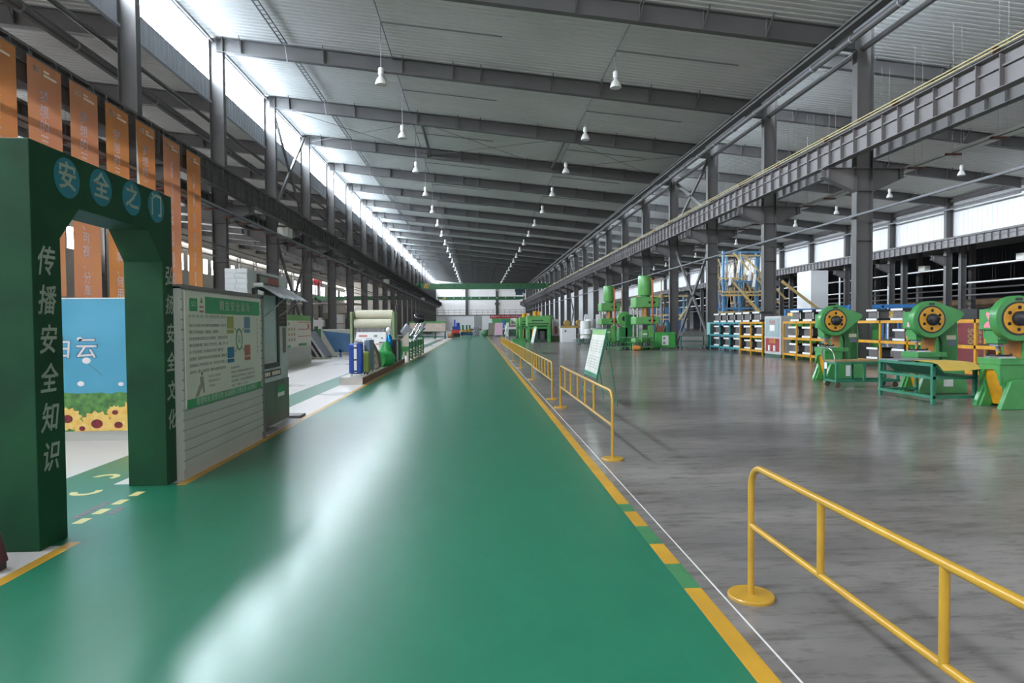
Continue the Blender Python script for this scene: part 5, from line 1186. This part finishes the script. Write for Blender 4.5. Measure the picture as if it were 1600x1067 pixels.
# rolls and carts left of them
for i, (x, y, r, z0, z1, w) in enumerate(((8.5, 49.5, .42, .35, 1.75, 'standing on the low grey platform'), (9.15, 51, .4, .9, 1.9, 'short one on the green shelf cart, left'), (10.2, 52, .42, .7, 2.3, 'tall wrapped one right of the others'), (7.9, 45, .26, .78, 1.15, 'small one lying at the front of the shelf cart'), (8.4, 45.1, .3, .78, 1.22, 'silver one at the right end of the shelf cart'))):
    tag(B().lathe([(r*.9, z0), (r, z0+.03), (r, z1-.03), (r*.9, z1), (.05, z1)], (x, y, 0), 20).build('wrapped_roll', mat('silver_wrapped_roll', 'bcbcbe', .3, metal=.3) if i in (2, 4) else WHITE), 'pale wrapped roll, %s' % w, 'roll', 'wrapped rolls')
tag(B().box(7.6, 9.0, 48.8, 50.2, .1, .35).box(7.7, 8.0, 48.9, 50.1, 0, .1).box(8.6, 8.9, 48.9, 50.1, 0, .1).build('platform_scale', GREY, smooth=False), 'low grey platform under the tall white roll', 'platform')
bench_cart('green shelf cart loaded with small rolls, left of the hydraulic presses', 8.0, 44.9, 1.6, .9, .77, BENCHG, 1)
bench_cart('green shelf cart behind, carrying a short white roll', 9.3, 51, 1.6, 1.2, .88, BENCHG, 1)
t = thing('winding_machine', 'white machine with ochre drive parts left of the white rolls', 'machine', (7.6, 53, 0))
B().box(7.0, 8.2, 52.4, 53.6, 0, 1.2).build('cabinet', WALLW, t, world=True, smooth=False, bevel=.03); B().lathe([(.07, 52.36), (.07, 52.4)], (7.3, 0, .95), 12, 'y').build('dial', BLACK, t, world=True)
B().box(7.1, 8.8, 52.6, 53.4, 1.2, 1.4).lathe([(.0, 52.7), (.25, 52.7), (.25, 53.2), (.0, 53.2)], (7.5, 0, 1.6), 14, 'y').lathe([(.0, 52.7), (.22, 52.7), (.22, 53.2), (.0, 53.2)], (8.5, 0, 1.65), 14, 'y').build('drive', mat('ochre_drive', 'a08443', .5), t, world=True)
B().box(8.2, 8.8, 52.6, 53.4, .4, .7).build('tray', mat('brown_tray', '8d7066', .5), t, world=True, smooth=False)
t = thing('olive_lathe', 'olive and grey machine right of the big green press machine', 'machine', (6.8, 56, 0))
B().box(6.1, 7.2, 55.4, 56.6, 0, .5).box(6.3, 7.0, 55.5, 56.4, .5, 1.3).lathe([(.0, 55.6), (.4, 55.6), (.4, 56.2), (.0, 56.2)], (6.4, 0, 1.95), 16, 'y').build('body', DIRTG, t, world=True); B().box(6.6, 7.15, 55.2, 55.5, .5, 1.95).build('panel', mat('pale_grey_panel', 'b5b3ac', .5), t, world=True, smooth=False); B().box(6.75, 7.0, 55.15, 55.2, .7, 1.35).build('red_label', mat('dull_red_label', 'a8584a', .5), t, world=True, smooth=False)
tag(B().cyl((5.85, 57, .8), (5.85, 57, 2.0), .22, 14).cyl((5.85, 57, 0), (5.85, 57, .8), .1, 10).build('air_tank', mat('sage_tank', '93a184', .45)), 'upright sage green tank behind the olive machine', 'tank')
tag(B().prism([(9.6, 1.5), (10.1, 1.5), (10.05, 2.4), (9.75, 2.4)], 57, 57.2, 'y').box(9.7, 10, 57, 57.2, 0, 1.5).build('white_hood', WALLW), 'pale hood standing behind the winding machine', 'hood')
# big green press machine group
def frame_press(label, x, y, w, h, mot):
    t = thing('frame_press', label, 'press', (x, y, 0), 0, 'bright green frame presses')
    HGm = MATS['hydraulic_press_green']
    B().box(-w/2, w/2, -.7, .7, h*.62, h).build('crown', HGm, t, smooth=False, bevel=.06)
    B().box(-w/2, w/2, -.7, .7, h*.5, h*.6).build('slide', PGREEN, t, smooth=False, bevel=.03)
    for s in (-1, 1): B().box(s*(w/2-.14)-.14, s*(w/2-.14)+.14, -.75, .75, 0, h*.62).build('upright', PGREEN, t, smooth=False, bevel=.02)
    B().box(-w/2, w/2, -.7, .7, 0, .25).build('base', mat('dark_press_base', '26322b', .5), t, smooth=False)
    B().box(-w*.18, -w*.05, -.55, .3, .25, h*.45).box(w*.05, w*.25, -.5, .3, .25, h*.42).build('die_block', mat('dark_grey_die', '4e4a4e', .5), t, smooth=False)
    B().box(-w*.3, -w*.25, -.8, -.7, .2, h*.5).build('yellow_guard', YELM, t, smooth=False)
    B().box(-w/2+.2, w/2-.2, .5, .6, .2, h*.62).build('rear_guard', mat('dark_green_guard', '274a33', .5), t, smooth=False)
    B().box(-w*.45, w*.45, -.712, -.7, h*.68, h*.72).box(-w*.3, w*.2, -.712, -.7, h*.8, h*.84).build('crown_slot', mat('dark_green_guard', '274a33', .5), t, smooth=False)
    for q in mot: B().lathe([(.18, h), (.18, h+.35), (.1, h+.4)], (q, 0, 0), 16).build('yellow_motor', YELM, t)
    B().cyl((w*.1, -.4, h*.62), (w*.1, -.4, h+.3), .04, 8).build('white_pipe', WHITE, t); return t
frame_press('large bright green frame press with yellow motors, nearest of its group', 5.2, 54.2, 2.0, 2.25, (-.25, .1))
frame_press('bright green frame press just behind the nearest one, yellow motors on top', 4.75, 60.5, 1.5, 2.2, (-.3, .1))
frame_press('pale green frame press at the left end of the group, by the aisle', 4.6, 64, 1.3, 2.1, ())
t = thing('green_machine_line', 'low green machine line with blue cabinet far along the right of the aisle', 'machine', (4.0, 85, 0))
B().box(2.0, 4.4, 84, 86, 1.5, 2.35).build('green_hood', PGREEN, t, world=True, smooth=False, bevel=.03); B().box(5.2, 6.2, 84, 86, 1.5, 2.35).build('green_hood', MATS['light_green_print'], t, world=True, smooth=False)
B().box(1.2, 6.2, 84.3, 85.6, 0, .9).build('bed', mat('dull_dark_green_bed', '3b5c48', .5, var=.3, scale=4), t, world=True, smooth=False); B().box(3.2, 3.6, 83.7, 84.3, 1.0, 2.2).build('blue_cabinet', mat('blue_cabinet', '2f6fa0', .5), t, world=True, smooth=False)
B().box(4.0, 5.6, 83.8, 84.3, 1.2, 1.5).build('brown_bar', mat('brown_bar', '8a6a5e', .5), t, world=True, smooth=False); B().box(4.6, 5.3, 86, 86.2, 1.6, 2.4).build('white_plate', WALLW, t, world=True, smooth=False); B().box(5.25, 5.5, 84.6, 85, .9, 1.5).build('dark_box', BLACK, t, world=True, smooth=False)
for i, (x, y, M, w, wd_) in enumerate(((1.75, 79, mat('olive_board', '7c7a66', .6), 'olive', .9), (2.55, 77, mat('pink_board', 'd9b3c4', .5), 'pink', 1.0), (3.25, 70, WHITE, 'narrow white', .35))):
    tag(B().prism([(x-wd_/2, .25), (x+wd_/2, .25), (x+wd_/2+.05, 1.75), (x-wd_/2+.12, 1.75)], y, y+.08, 'y').box(x-wd_/2, x-wd_/2+.06, y, y+.06, 0, .25).box(x+wd_/2-.06, x+wd_/2, y, y+.06, 0, .25).build('display_board', M, smooth=False), '%s display board in front of the far green machine line' % w, 'board')
tag(B().sphere((.95, 81, .45), .5, .5, .45).build('green_bush', mat('dull_green_heap', '4f7a57', .7, var=.3, scale=6)), 'dark green rounded heap at the far right edge of the aisle', 'heap')

frame_start()
# ------------------------------------------------------------------ overhead conveyor in the right bay
t = thing('paint_conveyor', 'blue framed overhead conveyor tower with tan rails in the right bay', 'conveyor', (24.5, 57, 0))
for x in (21.9, 23.4, 24.9, 26.4):
    for y in (55.5, 58.5): B().box(x-.09, x+.09, y-.09, y+.09, FL0, 7.9).build('post', BLUES, t, world=True, smooth=False)
b = B()
for z in (7.8, 5.2, 2.8): b.box(21.8, 26.5, 55.42, 55.58, z-.08, z+.08).box(21.8, 26.5, 58.42, 58.58, z-.08, z+.08)
b.build('cross_beam', BLUES, t, world=True, smooth=False)
b = B(); random.seed(4)
for i in range(70):
    x = 21.9+(i % 26)*.18; z = 2.9+(i % 3)*1.3; b.tube([(x, 56+random.uniform(-.4, 2), z), (x+random.uniform(-.4, .4), 56.4, z+1.8)], .025, 4)
b.build('hanger_rod', mat('tan_hanger', 'b29a6c', .5), t, world=True)
b = B()
for z, x0, x1 in ((7.4, 22, 26.4), (5.4, 21.7, 23.6), (4.2, 21.7, 25), (3.9, 21.7, 26), (2.35, 21.5, 26.5), (2.2, 21.5, 26.5)): b.box(x0, x1, 55.2, 55.3, z, z+.11).box(x0, x1, 56.6, 56.7, z+.15, z+.25)
for a, c in (((22.6, 55, 7.7), (26.8, 55, 3.2)), ((23.6, 55.4, 7.6), (27.6, 55.4, 3.6)), ((22.4, 54.8, 5.2), (25.2, 54.8, 2.2)), ((22.6, 54.9, 5.1), (25.0, 54.9, 2.2)), ((26.0, 53, 5.0), (29.5, 53, 2.4)), ((26.2, 53.3, 5.1), (29.8, 53.3, 2.4))): b.bar(a, c, .09, .14)
b.build('tan_rail', TAN, t, world=True, smooth=False)
b = B()
for k2, x in enumerate((22.3, 22.8, 23.2, 23.8, 24.3, 25.2, 25.7)): b.box(x, x+.22, 57.5+.1*(k2 % 3), 57.7, .5, 4.6)
b.build('blue_panel', mat('deep_blue_panel', '39618c', .5), t, world=True, smooth=False)
for i, (px, z) in enumerate(((22.75, 5.9), (23.75, 5.2), (24.15, 4.65), (25.0, 3.7), (25.55, 3.1), (22.0, 4.8))):
    tag(B().add([(px, 54.6, z), (px+.22, 54.6, z), (px+.42, 54.7, z+1.15), (px+.2, 54.7, z+1.15), (px, 54.65, z), (px+.22, 54.65, z), (px+.42, 54.75, z+1.15), (px+.2, 54.75, z+1.15)], [(0,1,2,3),(4,7,6,5),(0,4,5,1),(1,5,6,2),(2,6,7,3),(3,7,4,0)]).tube([(px+.31, 54.67, z+1.15), (px+.4, 54.7, z+1.9)], .012, 5).build('hung_workpiece', mat('gloss_white_panel', 'eceae8', .4), smooth=False), 'slanted white workpiece hanging from the conveyor, %s' % ('highest one', 'second highest', 'third down', 'fourth down', 'lowest, beside the right column', 'leftmost, half behind a column')[i], 'workpiece', 'white workpieces on the conveyor')
t = thing('paint_conveyor', 'second blue and tan conveyor frame, left of the crossed braces', 'conveyor', (20, 66, 0))
for x in (18.2, 19.2, 20.2, 21.6): B().box(x-.08, x+.08, 65.4, 65.56, FL0, 4.3).build('post', BLUES, t, world=True, smooth=False)
b = B().box(16.5, 22, 65.2, 65.3, 4.3, 4.42).box(17.5, 22, 65.2, 65.3, 2.3, 2.45).box(17.5, 22, 65.2, 65.3, 1.9, 2.0).bar((17.2, 65, 2.4), (19.2, 65, 4.6), .12).bar((20.4, 65, 1.2), (22.4, 65, 3.9), .12); b.build('tan_rail', TAN, t, world=True, smooth=False)
b = B()
for k2 in range(6): b.box(18+k2*.65, 18.3+k2*.65, 66.2, 66.4, .5, 3.2)
b.build('blue_panel', MATS['deep_blue_panel'], t, world=True, smooth=False)
for i, (x0, x1, y, w) in enumerate(((20.5, 27.5, 40.0, 'right of the conveyor tower'), (19.0, 23.8, 31.5, 'above the yellow racks, nearer'))):
    t = thing('roller_conveyor', 'blue railed low conveyor with tan goods, %s' % w, 'conveyor', ((x0+x1)/2, y, 0)); b = B()
    xx = x0
    while xx <= x1: b.box(xx-.05, xx+.05, y-.05, y+.05, FL0, 2.35).box(xx-.05, xx+.05, y+1.2, y+1.3, FL0, 2.35); xx += 1.75
    b.box(x0, x1, y-.05, y+.05, 2.25, 2.4).box(x0, x1, y+1.2, y+1.3, 2.25, 2.4).build('blue_frame', mat('bright_blue_rail', '2f6aa3', .45), t, world=True, smooth=False)
    b = B(); xx = x0+.1
    while xx < x1-.2: b.box(xx, xx+.25, y, y+1.2, 1.85+.05*math.sin(xx*7), 2.1+.06*math.sin(xx*5)); xx += .3
    b.build('tan_goods', mat('tan_goods', 'c9a458', .6, var=.3, scale=5), t, world=True, smooth=False)
    B().box(x0, x1, y-.02, y+1.22, 1.7, 1.82).build('bed', mat('tan_bed', 'b7a888', .6, var=.2, scale=6), t, world=True, smooth=False)
# white tower duct by the outer columns and steel posts
tag(B().box(30.2, 31.8, 56, 58.5, FL0, 6.2).build('white_booth', WALLW, smooth=False), 'tall white booth standing by the outer columns of the right bay', 'booth')
for i, (x, y) in enumerate(((22.6, 38.5), (23.6, 38.2), (24.4, 38.8), (25.4, 38.0))):
    pipe('thin upright steel pole behind the farthest press, %s from the left' % ('first', 'second', 'third', 'fourth')[i], [(x, y, FL0), (x, y, 4.3-.2*i)], .05, GALV, 'steel_pole')
pipe('slim green pole rising behind the farthest press', [(11.9, 20.4, FL0), (11.9, 20.4, 2.15)], .045, PGREEND, 'green_pole')
# dark storage bay at far right
t = thing('storage_stack', 'dark stored goods with brown tops in the unlit bay at far right', 'stored goods', (42, 55, 0))
B().box(40, 46, 36, 100, FL0, 2.6).build('lower_stack', mat('dark_navy_stock', '1d2430', .7, var=.4, scale=.8), t, world=True, smooth=False); B().box(40.5, 46, 36, 100, 2.6, 3.3).build('brown_top', mat('brown_stock', '6b5238', .7, var=.3, scale=1.5), t, world=True, smooth=False)
for i, y in enumerate((42.2, 48.2, 54.2, 60.2)):
    tag(B().box(39.0, 39.4, y, y+.3, FL0, 8.9).build('inner_column', STEEL, smooth=False), 'shadowed column deep in the dark bay, %s from the right' % ORD[i].replace('nearest', 'first'), 'column', 'columns deep in the dark bay')
for i, (x, z) in enumerate(((36.5, 3.9), (36.6, 3.45))): pipe('%s grey handrail pipe crossing the dark bay' % ('upper', 'lower')[i], [(x, 36, z), (x, 110, z)], .06, STEELL, 'handrail_pipe')
frame_end()
